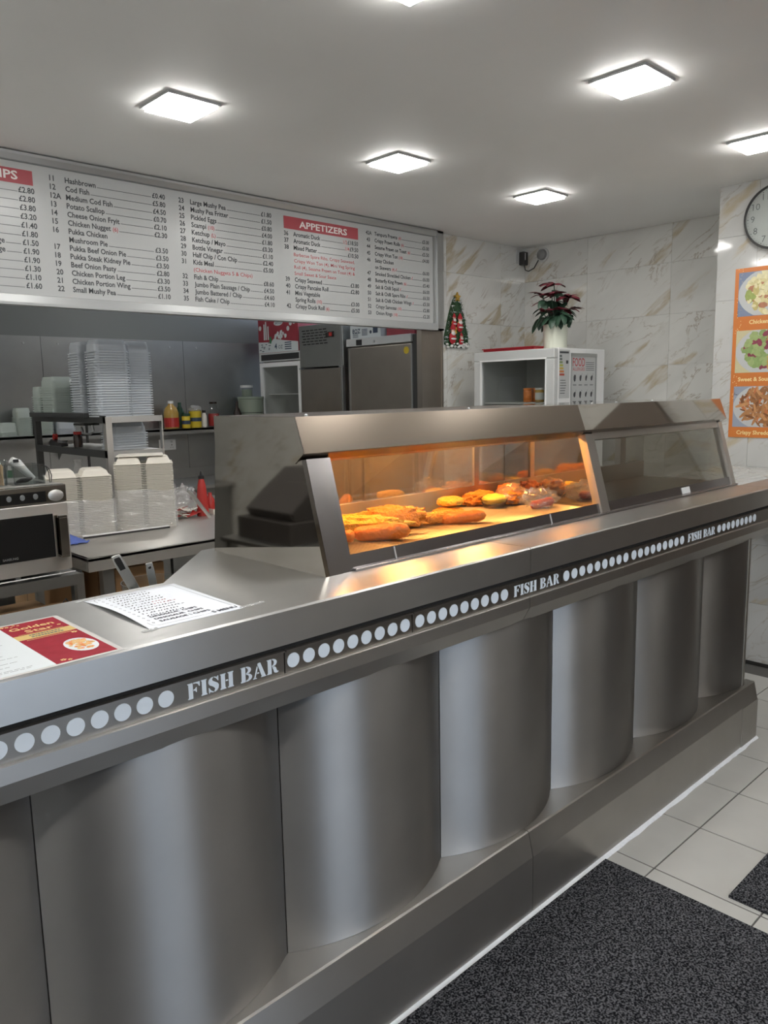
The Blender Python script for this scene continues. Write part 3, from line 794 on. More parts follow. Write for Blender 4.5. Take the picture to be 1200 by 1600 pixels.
# wrapped portions on the right of the plate
tb = thing('food_tub', 'clear plastic tub of yellow food on the right of the heated plate', 'tub', (2.185, 1.725, ZP))
part('tub', MB().lathe([(.032, 0), (.045, .034), (.047, .036), (.0445, .034), (.031, .0015)], (2.185, 1.725, ZP), 20, 1.25, 1, cap=False), M['clear'], tb, smooth=40)
part('filling', MB().blob((2.185, 1.725, ZP + .032), (.050, .040, .018), .3, 3, 21, 20, 12), M['yellow_food'], tb, smooth=70)
bg1 = thing('food_bag', 'crinkled clear bag holding a red sausage, right front of heated plate', 'bag', (2.285, 1.60, ZP))
part('sausage', sausage((2.285, 1.590, ZP + .018), .10, .016, -.3), M['red_meat'], bg1, smooth=70)
part('bag', MB().blob((2.285, 1.60, ZP + .034), (.078, .050, .034), .55, 2.6, 31, 26, 16), M['film'], bg1, smooth=25)
bg2 = thing('food_bag', 'clear bag holding an orange battered portion behind the red sausage bag', 'bag', (2.30, 1.73, ZP))
part('battered_portion', fillet((2.30, 1.73, ZP + .032), (.06, .042, .030), .2, 33), M['fry'], bg2, smooth=70)
part('bag', MB().blob((2.30, 1.73, ZP + .036), (.07, .052, .036), .4, 2.6, 36, 24, 16), M['film'], bg2, smooth=25)
food('battered_fish', fillet((2.365, 1.795, ZP + .032), (.040, .045, .032), .1, 41), M['fry_deep'], 'orange battered piece in the far right corner of the heated plate', 'fish', (2.365, 1.795, ZP))
food('battered_fish', fillet((2.20, 1.81, ZP + .026), (.07, .032, .026), -.1, 44), M['fry'], 'battered piece against the rear glass behind the clear tub', 'fish', (2.20, 1.81, ZP))
# serving scoop and greaseproof papers at the left rear of the plate
ph = thing('paper_holder', 'small clear box of papers in the rear left corner of the heated cabinet', 'box', (1.36, 1.80, ZP))
part('box', MB().box(1.30, 1.42, 1.775, 1.835, ZP, ZP + .004).box(1.30, 1.302, 1.775, 1.835, ZP, ZP + .09).box(1.418, 1.42, 1.775, 1.835, ZP, ZP + .09).box(1.30, 1.42, 1.775, 1.777, ZP, ZP + .09).box(1.30, 1.42, 1.833, 1.835, ZP, ZP + .09), M['clear'], ph)
part('papers', MB().box(1.312, 1.40, 1.785, 1.825, ZP + .004, ZP + .05), M['paper'], ph)

# ================================================================ MENU BOARD
bd = thing('menu_board', 'wide white menu board of numbered dishes and prices hung under the ceiling', 'menu board', (2.2, 3.65, 1.97))
BX0, BX1, BZ0, BZ1 = 0.45, 4.062, 1.968, 2.614
part('backing', MB().box(BX0 + .02, BX1 - .02, 3.664, 3.698, BZ0 + .01, BZ1 - .005), M['alu'], bd)
part('sheet', MB().box(BX0 + .05, BX1 - .085, 3.659, 3.664, BZ0 + .04, BZ1 - .04), M['sheet'], bd)
fr = MB().prism_x([(3.64, BZ0), (3.64, BZ0 + .012), (3.648, BZ0 + .045), (3.664, BZ0 + .05), (3.698, BZ0 + .05), (3.698, BZ0)], BX0, BX1)
part('frame_rail', fr, M['alu_white'], bd)
part('frame_rail', MB().prism_x([(3.64, BZ1), (3.64, BZ1 - .012), (3.648, BZ1 - .035), (3.664, BZ1 - .04), (3.698, BZ1 - .04), (3.698, BZ1)], BX0, BX1), M['alu'], bd)
part('frame_rail', MB().box(BX1 - .06, BX1, 3.640, 3.698, BZ0, BZ1).box(BX1 - .09, BX1 - .06, 3.652, 3.664, BZ0 + .045, BZ1 - .038), M['alu'], bd)
part('frame_rail', MB().box(BX0, BX0 + .05, 3.640, 3.698, BZ0, BZ1), M['alu'], bd)
ink, red, bann, btxt = MB(), MB(), MB(), MB()
YT = 3.6585
def T(mb, s, x, z, size, width=None, bold=.022, align='L', dy=0.0):
    if width is None: width = text_geo(s, bold)[2] * size * .925
    return mb.text(s, (x, YT - dy, z), X3, Z3, size, width, bold, align)
def dots(x0, x1, z):
    x = x0
    while x < x1 - .003:
        ink.rect((x, YT, z + .001), X3, Z3, 0, .0042, 0, .0030); x += .0058
CAP = .0335
def row(num, txt, price, xn, xt, xr, z, note=None, twid=None, pre=None, chili=0, size=CAP, leaders=True):
    zb = z - .0105
    if num: T(ink, num, xn, zb, size)
    w = T(ink, txt, xt, zb, size, twid) if txt else 0
    x = xt + w
    if note:
        x += .010; x += T(red, '(%s)' % note, x, zb, size * .80, None, .012)
    for k in range(chili):
        red.prism([(x + .008, 0), (x + .012, 0), (x + .02, .018), (x + .016, .018)], (0, -.0003, 0), (0, YT, zb), X3, Z3); x += .012
    if price:
        pw = T(ink, price, xr, zb, size, None, .022, 'R')
        xe = xr - pw - .004
        if pre:
            w2 = T(red, pre, xe, zb, size * .9, None, .006, 'R'); xe -= w2 + .004
        if leaders: dots(x + .006, xe, zb)
PT = .0368
# first (cut) column: only line ends show
z = 2.460
for p, w in zip(['2.80', '2.80', '3.80', '3.20', '1.40', '1.80', '1.50', '1.90', '1.90', '1.30', '1.10', '1.60'], ['', '', '', '', '', '', 'ge', 'age', '', '', '', 'r']):
    zb = z - .0105
    pw = T(ink, '£' + p, 1.392, zb, CAP, None, .022, 'R')
    if w:
        ww = T(ink, w, 1.392 - pw - (.075 if w != 'r' else .155), zb, CAP, None, .022, 'R')
        dots(1.392 - pw - (.070 if w != 'r' else .150), 1.392 - pw - .004, zb)
    else: dots(.95, 1.392 - pw - .004, zb)
    z -= PT
part('banner', MB().box(.70, 1.388, YT - .0008, YT, 2.484, 2.545), M['banner'], bd)
T(btxt, 'CHIPS', 1.325, 2.500, .050, .17, .022, 'R', .0012)
colB = [('11', 'Hashbrown', '0.40'), ('12', 'Cod Fish', '5.80'), ('12A', 'Medium Cod Fish', '4.50'), ('13', 'Potato Scallop', '0.70'), ('14', 'Cheese Onion Fryit', '2.10'),
        ('15', 'Chicken Nugget', '2.30', '6'), ('16', 'Pukka Chicken', None), ('', 'Mushroom Pie', '3.50'), ('17', 'Pukka Beef Onion Pie', '3.50'), ('18', 'Pukka Steak Kidney Pie', '3.50'),
        ('19', 'Beef Onion Pasty', '2.80'), ('20', 'Chicken Portion Leg', '3.30'), ('21', 'Chicken Portion Wing', '3.50'), ('22', 'Small Mushy Pea', '1.10')]
colC = [('23', 'Large Mushy Pea', '1.80'), ('24', 'Mushy Pea Fritter', '1.50'), ('25', 'Pickled Eggs', '0.80'), ('26', 'Scampi', '4.00', '10'), ('27', 'Ketchup', '1.80', 'L'), ('28', 'Ketchup / Mayo', '0.30'),
        ('29', 'Bottle Vinegar', '1.10'), ('30', 'Half Chip / Con Chip', '2.40'), ('31', 'Kids Meal', '5.00'), None, ('32', 'Fish & Chip', '8.60'), ('33', 'Jumbo Plain Sausage / Chip', '4.50'), ('34', 'Jumbo Battered / Chip', '4.60'), ('35', 'Fish Cake / Chip', '4.10')]
for cols, xn, xt, xr in ((colB, 1.462, 1.531, 2.026), (colC, 2.100, 2.166, 2.667)):
    z = 2.531
    for r in cols:
        if r is None:
            T(red, '(Chicken Nuggets 5 & Chips)', xt, z - .0095, CAP * .84, .36, .004)
        else:
            row(r[0], r[1], '£' + r[2] if r[2] else None, xn, xt, xr, z, r[3] if len(r) > 3 else None, twid=.335 if r[1] == 'Jumbo Plain Sausage / Chip' and False else None)
        z -= PT
# appetizers
part('banner', MB().box(2.750, 3.307, YT - .0008, YT, 2.478, 2.545), M['banner'], bd)
T(btxt, 'APPETIZERS', 2.858, 2.493, .050, .36, .022, 'L', .0012)
for s_x in (2.858,):
    pass
z = 2.452
for r in [('36', 'Aromatic Duck', '18.50', '1/2'), ('37', 'Aromatic Duck', '9.50', '1/4'), ('38', 'Mixed Platter', '10.50', None)]:
    row(r[0], r[1], '£' + r[2], 2.750, 2.814, 3.306, z, None, pre=r[3]); z -= PT
for s in ('Barbecue Spare Ribs, Crispy Seaweed,', 'Crispy Won Ton (4), Mini Veg Spring', 'Roll (4), Sesame Prawn on Toast (4) &', 'Small Sweet & Sour Sauce'):
    T(red, s, 2.814, z - .0085, CAP * .80, .46 if not s.startswith('Small') else .31, .004); z -= PT * .935
z = 2.056 + PT * 4
for r in [('39', 'Crispy Seaweed', '3.80'), ('40', 'Crispy Pancake Roll', '2.80'), ('41', 'Mini Vegetable', None), ('', 'Spring Rolls', '3.00', '10'), ('42', 'Crispy Duck Roll', '5.00', '6')]:
    row(r[0], r[1], '£' + r[2] if r[2] else None, 2.750, 2.814, 3.306, z, r[3] if len(r) > 3 else None); z -= PT
z = 2.531
for r in [('42A', 'Tempura Prawns', '5.00', '6'), ('43', 'Crispy Prawn Rolls', '5.00', '6'), ('44', 'Sesame Prawn on Toast', '5.50', '6'), ('45', 'Crispy Won Ton', '4.00', '10'), ('46', 'Satay Chicken', None), ('', 'on Skewers', '6.00', '4', 1),
          ('47', 'Smoked Shredded Chicken', '6.00', None, 1), ('48', 'Butterfly King Prawn', '5.40', '6'), ('49', 'Salt & Chilli Squid', '6.00', None, 1), ('50', 'Salt & Chilli Spare Ribs', '6.50', None, 1), ('51', 'Salt & Chilli Chicken Wings', '5.50', None, 1), ('52', 'Crispy Samosas', '2.80', '10'), ('53', 'Onion Rings', '2.20', '10')]:
    row(r[0], r[1], '£' + r[2] if r[2] else None, 3.378 - (.006 if r[0] == '42A' else 0), 3.445, 3.938, z, r[3] if len(r) > 3 else None, chili=r[4] if len(r) > 4 else 0, size=CAP * .93)
    z -= .0398
part('lettering', ink, M['ink'], bd, kind='stuff'); part('red_lettering', red, M['ink_red'], bd, label='small red lettering', kind='stuff')
part('banner_lettering', btxt, M['banner_txt'], bd)

# ================================================================ PAPERS ON THE COUNTER
zc = ZT + .0004
lf = thing('menu_leaflet', 'red and white laminated takeaway menu taped at the left of the counter', 'menu', (.46, 1.42, ZT))
part('laminate', MB().box(.13, .574, 1.268, 1.578, ZT, zc), M['lam'], lf)
part('white_pages', MB().box(.15, .458, 1.276, 1.570, zc, zc + .0003), M['lam_white'], lf)
part('cover', MB().box(.458, .564, 1.276, 1.570, zc, zc + .0003), M['lam_red'], lf)
zt = zc + .0004
part('band', MB().box(.458, .564, 1.452, 1.483, zt - .0001, zt), M['gold_band'], lf)
gl = MB(); gl.text('Golden', (.467, 1.523, zt), X3, Y3, .026, .082, .02); gl.text('Star', (.487, 1.495, zt), X3, Y3, .026, .052, .02)
for x, y, r in ((.463, 1.563, .004), (.472, 1.560, .003), (.485, 1.563, .0025), (.492, 1.558, .0022), (.478, 1.553, .002), (.552, 1.508, .003), (.553, 1.437, .0045), (.475, 1.290, .004), (.484, 1.284, .003)):
    for q in range(5):
        a = 2 * PI * q / 5; gl.disc((0, 0, zt), X3, Y3, x + r * .8 * math.cos(a), y + r * .8 * math.sin(a), r * .55, None, 6)
for y in (1.4875, 1.446, 1.443):
    gl.rect((0, 0, zt), X3, Y3, .470, .552, y, y + .0011)
part('gold_lettering', gl, M['gold'], lf, kind='stuff')
bk = MB()
for y in (1.470, 1.458):
    x = .484
    while x < .540:
        w = .002 + rnd.random() * .004; bk.rect((0, 0, zt + .0001), X3, Y3, x, x + w, y, y + .007); x += w + .0014
y = 1.555
while y > 1.285:
    x = .16 + (.09 if rnd.random() < .2 else 0)
    e = .30 + rnd.random() * .13
    while x < e:
        w = .004 + rnd.random() * .012; bk.rect((0, 0, zt), X3, Y3, x, x + w, y, y + .0016); x += w + .0025
    y -= .0066
part('small_print', bk, M['ink'], lf, kind='stuff')
pk = MB()
for y in (1.50, 1.452, 1.41): pk.rect((0, 0, zt + .0001), X3, Y3, .335, .395, y, y + .0016)
part('pink_print', pk, M['ink_red'], lf)
pl = MB().disc((0, 0, zt + .00005), X3, Y3, .531, 1.352, .027, .044, 26)
part('plate_print', pl, M['lam_white'], lf)
fd = MB(); fd2 = MB()
for k in range(70):
    a = rnd.random() * 2 * PI; r = math.sqrt(rnd.random())
    (fd if k % 3 else fd2).disc((0, 0, zt + .0001 + k * 1e-6), X3, Y3, .531 + .021 * r * math.cos(a), 1.354 + .034 * r * math.sin(a), .0025 + .003 * rnd.random(), .005, 6)
part('noodle_print', fd, M['gold'], lf, kind='stuff'); part('sauce_print', fd2, M['fry_deep'], lf, kind='stuff')

hs = thing('handwritten_menu', 'white handwritten menu sheet taped on the counter, one corner curling up', 'menu', (.76, 1.49, ZT))
def curl(x, y):
    # the left edge lifts off the worktop
    u = max(0, (.70 - x) / .045); v = (y - 1.337) / .305
    return .010 * u * u * math.sin(PI * min(1, max(0, v * 1.05))) * .9
mb = MB(); nx, ny = 16, 14; vs = []
for j in range(ny + 1):
    for i in range(nx + 1):
        x = .658 + .211 * i / nx + .004 * (j / ny) * (i / nx); y = 1.337 + .305 * j / ny
        vs.append((x, y, ZT + .0010 + curl(x, y)))
fs = [(j * (nx + 1) + i, j * (nx + 1) + i + 1, (j + 1) * (nx + 1) + i + 1, (j + 1) * (nx + 1) + i) for j in range(ny) for i in range(nx)]
sh = part('sheet', mb.add(vs, fs), M['paper'], hs, smooth=80)
so = sh.modifiers.new('thick', 'SOLIDIFY'); so.thickness = .0004; so.offset = -1
pn, prd = MB(), MB()
def lay(m2, dz=.0016):
    m2.v = [(x, y, ZT + dz + curl(x, y)) for x, y, z_ in m2.v]; return m2
def ring(pts, w=.0009):
    for a, b in zip(pts[:-1], pts[1:]):
        a, b = Vector(a), Vector(b); d = (b - a); n_ = Vector((-d.y, d.x)).normalized() * w / 2
        pn.add([(a.x - n_.x, a.y - n_.y, 0), (b.x - n_.x, b.y - n_.y, 0), (b.x + n_.x, b.y + n_.y, 0), (a.x + n_.x, a.y + n_.y, 0)], [(0, 1, 2, 3)])
xa, xb, ya, yb, rc = .672, .858, 1.352, 1.632, .012
rr_ = [(.800, ya)]
for cx, cy, a0 in ((xa + rc, ya + rc, 270), (xa + rc, yb - rc, 180), (xb - rc, yb - rc, 90)):
    rr_ += [(cx + rc * math.cos(math.radians(a0 - t)), cy + rc * math.sin(math.radians(a0 - t))) for t in (0, 30, 60, 90)]
rr_.append((xb, 1.372)); ring(rr_)
pn.text('S MENU', (.803, 1.350, 0), X3, Y3, .019, .058, .03)
pn.text('DINOSAUR  CHIPS', (.697, 1.412, 0), X3, Y3, .0145, .105, .03)
pn.text('DINOSAUR  CHIPS', (.697, 1.392, 0), X3, Y3, .0145, .108, .03)
pn.text('SAUSAGE \\ CHIPS', (.697, 1.371, 0), X3, Y3, .0145, .112, .03)
y = 1.616
r_i = 0
while y > 1.425:
    x = .697; e = .775 + rnd.random() * .025
    tgt = prd if r_i in (5, 6) else pn
    while x < e:
        w = .003 + rnd.random() * .004
        for q in range(3):
            x2 = x + rnd.random() * w; y2 = y + rnd.random() * .008
            (tgt if x > .75 or tgt is pn else pn).add([(x, y + .001, 0), (x + .0018, y, 0), (x2 + .0018, y2, 0), (x2, y2 + .001, 0)], [(0, 1, 2, 3)])
        x += w + .0025
    y -= .0205 * .93; r_i += 1
y = 1.616
while y > 1.36:
    pn.text('0', (.680, y, 0), X3, Y3, .011, None, 0); y -= .0205
part('handwriting', lay(pn), M['pen'], hs); part('red_handwriting', lay(prd), M['pen_red'], hs, label='red pen words')
part('tape', MB().prism([(.640, 1.638), (.690, 1.640), (.688, 1.652), (.642, 1.650)], (0, 0, .0004), (0, 0, ZT + .0016)), M['film_body'], hs)
part('tape', MB().prism([(.640, 1.330), (.672, 1.331), (.672, 1.343), (.640, 1.341)], (0, 0, .0004), (0, 0, ZT + .0016)), M['film_body'], hs)
part('tape', MB().prism([(.860, 1.333), (.92, 1.338), (.92, 1.352), (.860, 1.346)], (0, 0, .0004), (0, 0, ZT + .0016)), M['film_body'], hs)

# bowl with tongs on the staff-side shelf
bw = solo('glass_bowl', MB().lathe([(.045, 0), (.062, .03), (.074, .075), (.078, .107), (.075, .107), (.070, .075), (.058, .032), (.043, .004)], (.895, 1.79, .990), 28), M['clear'], 'clear bowl on the staff side behind the handwritten menu', 'bowl', (.895, 1.79, .99), smooth=50)
tg = thing('serving_tongs', 'wide steel tongs with a dark grip leaning out of the bowl', 'tongs', (.87, 1.80, .996))
d0, d1 = Vector((.782, 1.745, 1.186)), Vector((.885, 1.79, .998))
def blade(a, b, w, t, sidev):
    a, b = Vector(a), Vector(b); d = b - a; L = d.length; d.normalize(); s = Vector(sidev); s = (s - d * s.dot(d)).normalized(); n_ = d.cross(s)
    return MB().prism([(-w / 2, 0), (-w * .62, L * .15), (-w * .55, L), (w * .55, L), (w * .62, L * .15), (w / 2, 0)], n_ * t, a, s, d)
SV = (.9, -.43, .25)
part('arm', blade(d0, d1, .020, .003, SV), M['steel_top'], tg, bevel=.001)
part('arm', blade(d0 + Vector((.016, .024, -.012)), d1 + Vector((.010, .02, .002)), .018, .003, SV), M['steel_top'], tg, bevel=.001)
n_v = (d1 - d0).normalized().cross(Vector(SV)).normalized()
sgn = -1 if n_v.y > 0 else 1
part('grip', blade(d0 + (d1 - d0) * .03 + n_v * sgn * .0025, d0 + (d1 - d0) * .20 + n_v * sgn * .0025, .012, .002, SV), M['black'], tg)
t2 = thing('spatula', 'pale worn flat handle with a hole, standing in the bowl beside the tongs', 'utensil', (.90, 1.80, .998))
e0, e1 = Vector((.875, 1.765, 1.150)), Vector((.905, 1.785, 1.000))
part('handle', blade(e0, e1, .016, .004, SV), M['steel_top'], t2, bevel=.0015)
part('hole', MB().lathe([(.004, 0), (.004, .0005)], e0 + (e1 - e0) * .08 + Vector((-.002, -.0035, 0)), 12, axis=(-.5, -.85, 0)), M['dark_gap'], t2)

# ================================================================ KITCHEN: MICROWAVE AND PREP TABLE
mw = thing('microwave_oven', 'stainless microwave oven at the left edge on a steel rack', 'microwave', (.89, 3.25, .875))
mx0, mx1, my0, my1, mz0, mz1 = .615, 1.168, 3.0, 3.42, .900, 1.232
part('body', MB().box(mx0, mx1, my0 + .03, my1, mz0, mz1), M['steel'], mw, bevel=.003)
part('control_panel', MB().box(mx0, mx1, my0, my0 + .03, 1.166, mz1), M['steel_mirror'], mw, bevel=.003)
cp = part('display_strip', MB().box(mx0 + .02, 1.090, my0 - .002, my0, 1.172, 1.212), M['black_gloss'], mw)
kb = MB()
for i in range(9):
    kb.lathe([(.011, 0), (.010, .0015), (.008, .0015)], (.672 + .0475 * i, my0 - .002, 1.1945), 16, axis=(0, -1, 0), sy=1, sx=.85)
part('button', kb, M['steel_dark'], cp)
part('start_button', MB().lathe([(.022, 0), (.022, .003), (.019, .0045)], (1.127, my0, 1.192), 28, sx=1.32, axis=(0, -1, 0)), M['steel_top'], mw, smooth=40)
dr = part('door', MB().box(mx0, mx1, my0 - .004, my0 + .028, mz0, 1.163), M['steel'], mw, bevel=.003)
part('window', MB().box(mx0 + .05, 1.108, my0 - .0055, my0 - .004, .958, 1.124), M['black_gloss'], dr)
hd = MB().box(1.112, 1.156, my0 - .012, my0 - .004, .955, 1.118).prism([(1.118, 0), (1.15, 0), (1.15, .004), (1.118, .004)], (0, 0, .148), (0, my0 - .04, .962), X3, Y3)
hd.box(1.118, 1.150, my0 - .040, my0 - .004, .955, .965).box(1.118, 1.150, my0 - .040, my0 - .004, 1.108, 1.118)
part('handle', hd, M['steel_mirror'], dr, bevel=.002)
tx = MB(); tx.text('SAMSUNG', (.915, my0 - .0058, .968), X3, Z3, .012, .055, .02)
part('lettering', tx, M['alu'], dr)
ft = MB()
for x in (.66, .98, 1.13):
    for y in (3.05, 3.38): ft.lathe([(.012, 0), (.009, .025)], (x, y, .875), 10)
part('foot', ft, M['white'], mw)

rk = thing('steel_rack', 'low steel angle rack carrying the microwave at the left edge', 'rack', (.9, 3.2, 0))
part('shelf', MB().box(.55, 1.20, 2.995, 3.46, .868, .875).box(.55, 1.205, 2.985, 2.995, .835, .878), M['steel_dark'], rk)
part('front_rod', MB().tube([(.55, 2.975, .893), (1.17, 2.975, .893)], .003, 8), M['alu'], rk)
for x in (.565, 1.195):
    for y in (3.0, 3.445): part('leg', MB().box(x - .018, x + .012, y - .01, y + .02, 0, .868), M['steel_dark'], rk)
part('shelf', MB().box(.55, 1.20, 2.995, 3.46, .35, .36), M['steel_dark'], rk)
part('cable', MB().tube([(1.19, 3.0, .70), (1.14, 3.02, .78), (1.10, 3.03, .72), (1.03, 3.06, .66)], .004, 6), M['black'], rk)

tbx = thing('prep_table', 'stainless prep table carrying the foam boxes', 'table', (1.9, 3.9, 0))
part('tabletop', MB().box(1.283, 2.75, 3.125, 5.08, .885, .900).box(1.283, 2.75, 3.125, 3.14, .842, .900).box(1.283, 1.298, 3.14, 5.08, .842, .900), M['steel'], tbx, bevel=.002)
for x in (1.39, 2.68):
    for y in (3.20, 5.0): part('leg', MB().box(x - .025, x + .025, y - .02, y + .02, 0, .885), M['steel_dark'], tbx)
part('undershelf', MB().box(1.20, 2.72, 3.17, 4.98, .22, .235), M['steel_dark'], tbx)
for k, (a, b, c, d, h, lb) in enumerate([(1.445, 1.68, 3.24, 3.6, .575, 'brown cardboard box under the prep table, right of its front leg'), (1.215, 1.35, 3.50, 3.85, .57, 'brown cardboard box under the prep table, left of its front leg'), (1.74, 2.2, 3.35, 3.75, .36, 'low cardboard box under the prep table, farthest right')]):
    bx_ = thing('cardboard_box', lb, 'box', ((a + b) / 2, (c + d) / 2, .235))
    part('carton', MB().box(a, b, c, d, .2355, .235 + h), M['card'], bx_, bevel=.003)
    part('tape', MB().box(a - .0006, b + .0006, (c + d) / 2 - .025, (c + d) / 2 + .025, .235 + h, .236 + h), M['wood'], bx_)
    part('seam', MB().box(a - .0005, a, (c + d) / 2 - .002, (c + d) / 2 + .002, .24, .23 + h), M['dark_gap'], bx_)
bx3 = thing('cardboard_box', 'open brown cardboard box on the lower shelf of the microwave rack', 'box', (1.0, 3.25, .36))
part('carton', MB().box(.82, 1.16, 3.08, 3.42, .36, .70), M['card'], bx3, bevel=.003)
part('flap', MB().prism_x([(3.08, .70), (3.05, .76), (3.052, .762), (3.084, .702)], .83, 1.15), M['card'], bx3)

# open foam clamshells, nested upside down in two packs
def tray(mb, x0, x1, y0, y1, z0, h, ins):
    a = [(x0, y0, z0), (x1, y0, z0), (x1, y1, z0), (x0, y1, z0)]
    b = [(x, y, z0 + .0032) for x, y, _ in a]
    def ring_(i, z): return [(x0 + i, y0 + i, z), (x1 - i, y0 + i, z), (x1 - i, y1 - i, z), (x0 + i, y1 - i, z)]
    c = ring_(.009, z0 + .0032); d = ring_(.009 + ins * .8, z0 + h * .8); e = ring_(.009 + ins * 1.7, z0 + h)
    vs = a + b + c + d + e; fs = []
    for k in range(4):
        for i in range(4): fs.append((4 * k + i, 4 * k + (i + 1) % 4, 4 * k + 4 + (i + 1) % 4, 4 * k + 4 + i))
    fs.append((16, 17, 18, 19)); mb.add(vs, fs)
def clam_mesh(w, d):
    mb = MB(); tray(mb, -w, -.003, -d / 2, d / 2, 0, .035, .013); tray(mb, .003, w, -d / 2, d / 2, 0, .035, .013)
    mb.box(-.003, .003, -d / 2 + .01, d / 2 - .01, .001, .003)
    return make_mesh('clamshell', mb, (0, 0, 0), None, M['foam'])
for (cx, cy, w, d, n, rot, lb) in ((1.537, 3.796, .148, .205, 34, -.30, 'white foam clamshell box nested open in the lower left-hand pack'), (1.864, 3.748, .143, .205, 39, -.47, 'white foam clamshell box nested open in the taller right-hand pack')):
    me = clam_mesh(w, d); H = n * .0085
    for i in range(n):
        o = link('foam_clamshell', me, None, (cx + rnd.uniform(-.0012, .0012), cy + rnd.uniform(-.0012, .0012), .9005 + i * .0085)); o.rotation_euler = (0, 0, rot + rnd.uniform(-.008, .008))
        tag(o, lb, 'food box', 'foam boxes in the left pack' if w > .145 else 'foam boxes in the right pack')
    # torn plastic wrap round the lower part of the pack
    hw = H * .58; ca, sa = math.cos(rot), math.sin(rot); vs = []; nn = 64; mm = 14
    for k in range(mm + 1):
        for i in range(nn):
            t = i / nn * 4; s_ = int(t); f = t - s_; A_, B_ = w + .004, d / 2 + .004
            px, py = [(-A_ + 2 * A_ * f, -B_), (A_, -B_ + 2 * B_ * f), (A_ - 2 * A_ * f, B_), (-A_, B_ - 2 * B_ * f)][s_]
            q = Vector((px * 18, py * 18, k * .55)); bul = .006 * (noise.noise(q) + .8 * noise.noise(q * 2.3)) + .004
            L = math.hypot(px, py); px += px / L * bul; py += py / L * bul
            zz = .903 + hw * k / mm + (0 if k < mm else .012 * noise.noise(q * .7))
            vs.append((cx + px * ca - py * sa, cy + px * sa + py * ca, zz))
    fs = [(k * nn + i, k * nn + (i + 1) % nn, (k + 1) * nn + (i + 1) % nn, (k + 1) * nn + i) for k in range(mm) for i in range(nn)]
    solo('plastic_wrap', MB().add(vs, fs), M['film_body'], 'crinkled clear plastic wrap round the %s foam pack' % ('lower left' if w > .145 else 'taller right'), 'plastic wrap', (cx, cy, .9), smooth=30)
ls = thing('foam_sheet', 'loose white foam sheet lying on top of the taller foam pack', 'foam sheet', (1.83, 3.72, 1.271))
part('sheet', MB().prism([(-.13, -.09), (.10, -.085), (.10, .08), (-.12, .09)], (0, 0, .006), (1.864, 3.748, 1.2625), (.89, -.45, 0), (.45, .89, 0)), M['foam'], ls, bevel=.002)
tr = thing('door_rail', 'long white strip with black edge lying before the foam packs', 'strip', (1.68, 3.59, .9))
part('strip', MB().prism([(0, 0), (.43, -.035), (.434, -.012), (.004, .023)], (0, 0, .012), (1.466, 3.605, .9005)), M['white'], tr, bevel=.001)
part('edge', MB().prism([(0, -.003), (.43, -.038), (.43, -.0352), (0, -.0002)], (0, 0, .008), (1.466, 3.605, .9005)), M['black'], tr)
mb = MB(); vs = []
for j in range(13):
    for i in range(13):
        u, v = i / 12 - .5, j / 12 - .5; r = math.hypot(u, v)
        vs.append((1.37 + u * .15, 3.56 + v * .16, .902 + max(0, .045 * (1 - 2.0 * r)) + .014 * abs(noise.noise(Vector((u * 7, v * 7, 1))))))
fs = [(j * 13 + i, j * 13 + i + 1, (j + 1) * 13 + i + 1, (j + 1) * 13 + i) for j in range(12) for i in range(12)]
cl_ = solo('blue_cloth', mb.add(vs, fs), M['blue_cloth'], 'crumpled blue cloth on the table corner beside the microwave', 'cloth', (1.37, 3.56, .9), smooth=80)
so = cl_.modifiers.new('thick', 'SOLIDIFY'); so.thickness = .001

# small kit on top of the microwave
fk = thing('fork_tub', 'clear tub of wooden forks on the microwave at the left edge', 'tub', (.958, 3.12, mz1))
part('tub', MB().lathe([(.036, 0), (.044, .095), (.046, .097), (.043, .095), (.0345, .002)], (.958, 3.12, mz1 + .0005), 24, cap=False), M['clear'], fk, smooth=50)
for i in range(18):
    a = rnd.random() * 2 * PI; r = .026 * math.sqrt(rnd.random()); x, y = .958 + r * math.cos(a), 3.12 + r * math.sin(a)
    part('wooden_fork', MB().tube([(x, y, mz1 + .004), (x + rnd.uniform(-.006, .006), y + rnd.uniform(-.006, .006), mz1 + .066 + rnd.uniform(0, .018))], .0032, 5), M['wood'], fk)
sq = thing('sauce_bottle', 'white squeeze bottle with red and green label cut by the left edge', 'bottle', (.955, 3.24, mz1))
part('bottle', MB().lathe([(.026, 0), (.028, .01), (.028, .12), (.02, .15), (.012, .165), (.010, .19)], (.955, 3.24, mz1 + .0005), 20), M['white'], sq, smooth=40)
part('label', MB().lathe([(.0286, .02), (.0286, .05)], (.955, 3.24, mz1), 20, cap=False), M['green'], sq)
part('red_band', MB().lathe([(.0286, .07), (.0286, .09)], (.955, 3.24, mz1), 20, cap=False), M['sauce'], sq)
gb = thing('gadget_box', 'clear plastic box holding a grey handheld gadget on the microwave', 'box', (1.06, 3.14, mz1))
mb = MB(); a, b, c, d, z0, z1 = 1.008, 1.122, 3.08, 3.20, mz1 + .0005, mz1 + .075
mb.box(a, b, c, d, z0, z0 + .003).box(a, b, c, c + .002, z0, z1).box(a, b, d - .002, d, z0, z1).box(a, a + .002, c, d, z0, z1).box(b - .002, b, c, d, z0, z1)
part('box', mb, M['clear'], gb)
part('gadget', MB().tube([(1.022, 3.14, mz1 + .096), (1.045, 3.14, mz1 + .080), (1.075, 3.14, mz1 + .045), (1.10, 3.14, mz1 + .018)], .017, 10, [.8, 1.1, .8, .6]), M['grey_white'], gb, smooth=50)
part('screen', MB().bxc((1.034, 3.122, mz1 + .092), (.02, .004, .012)), M['black'], gb)
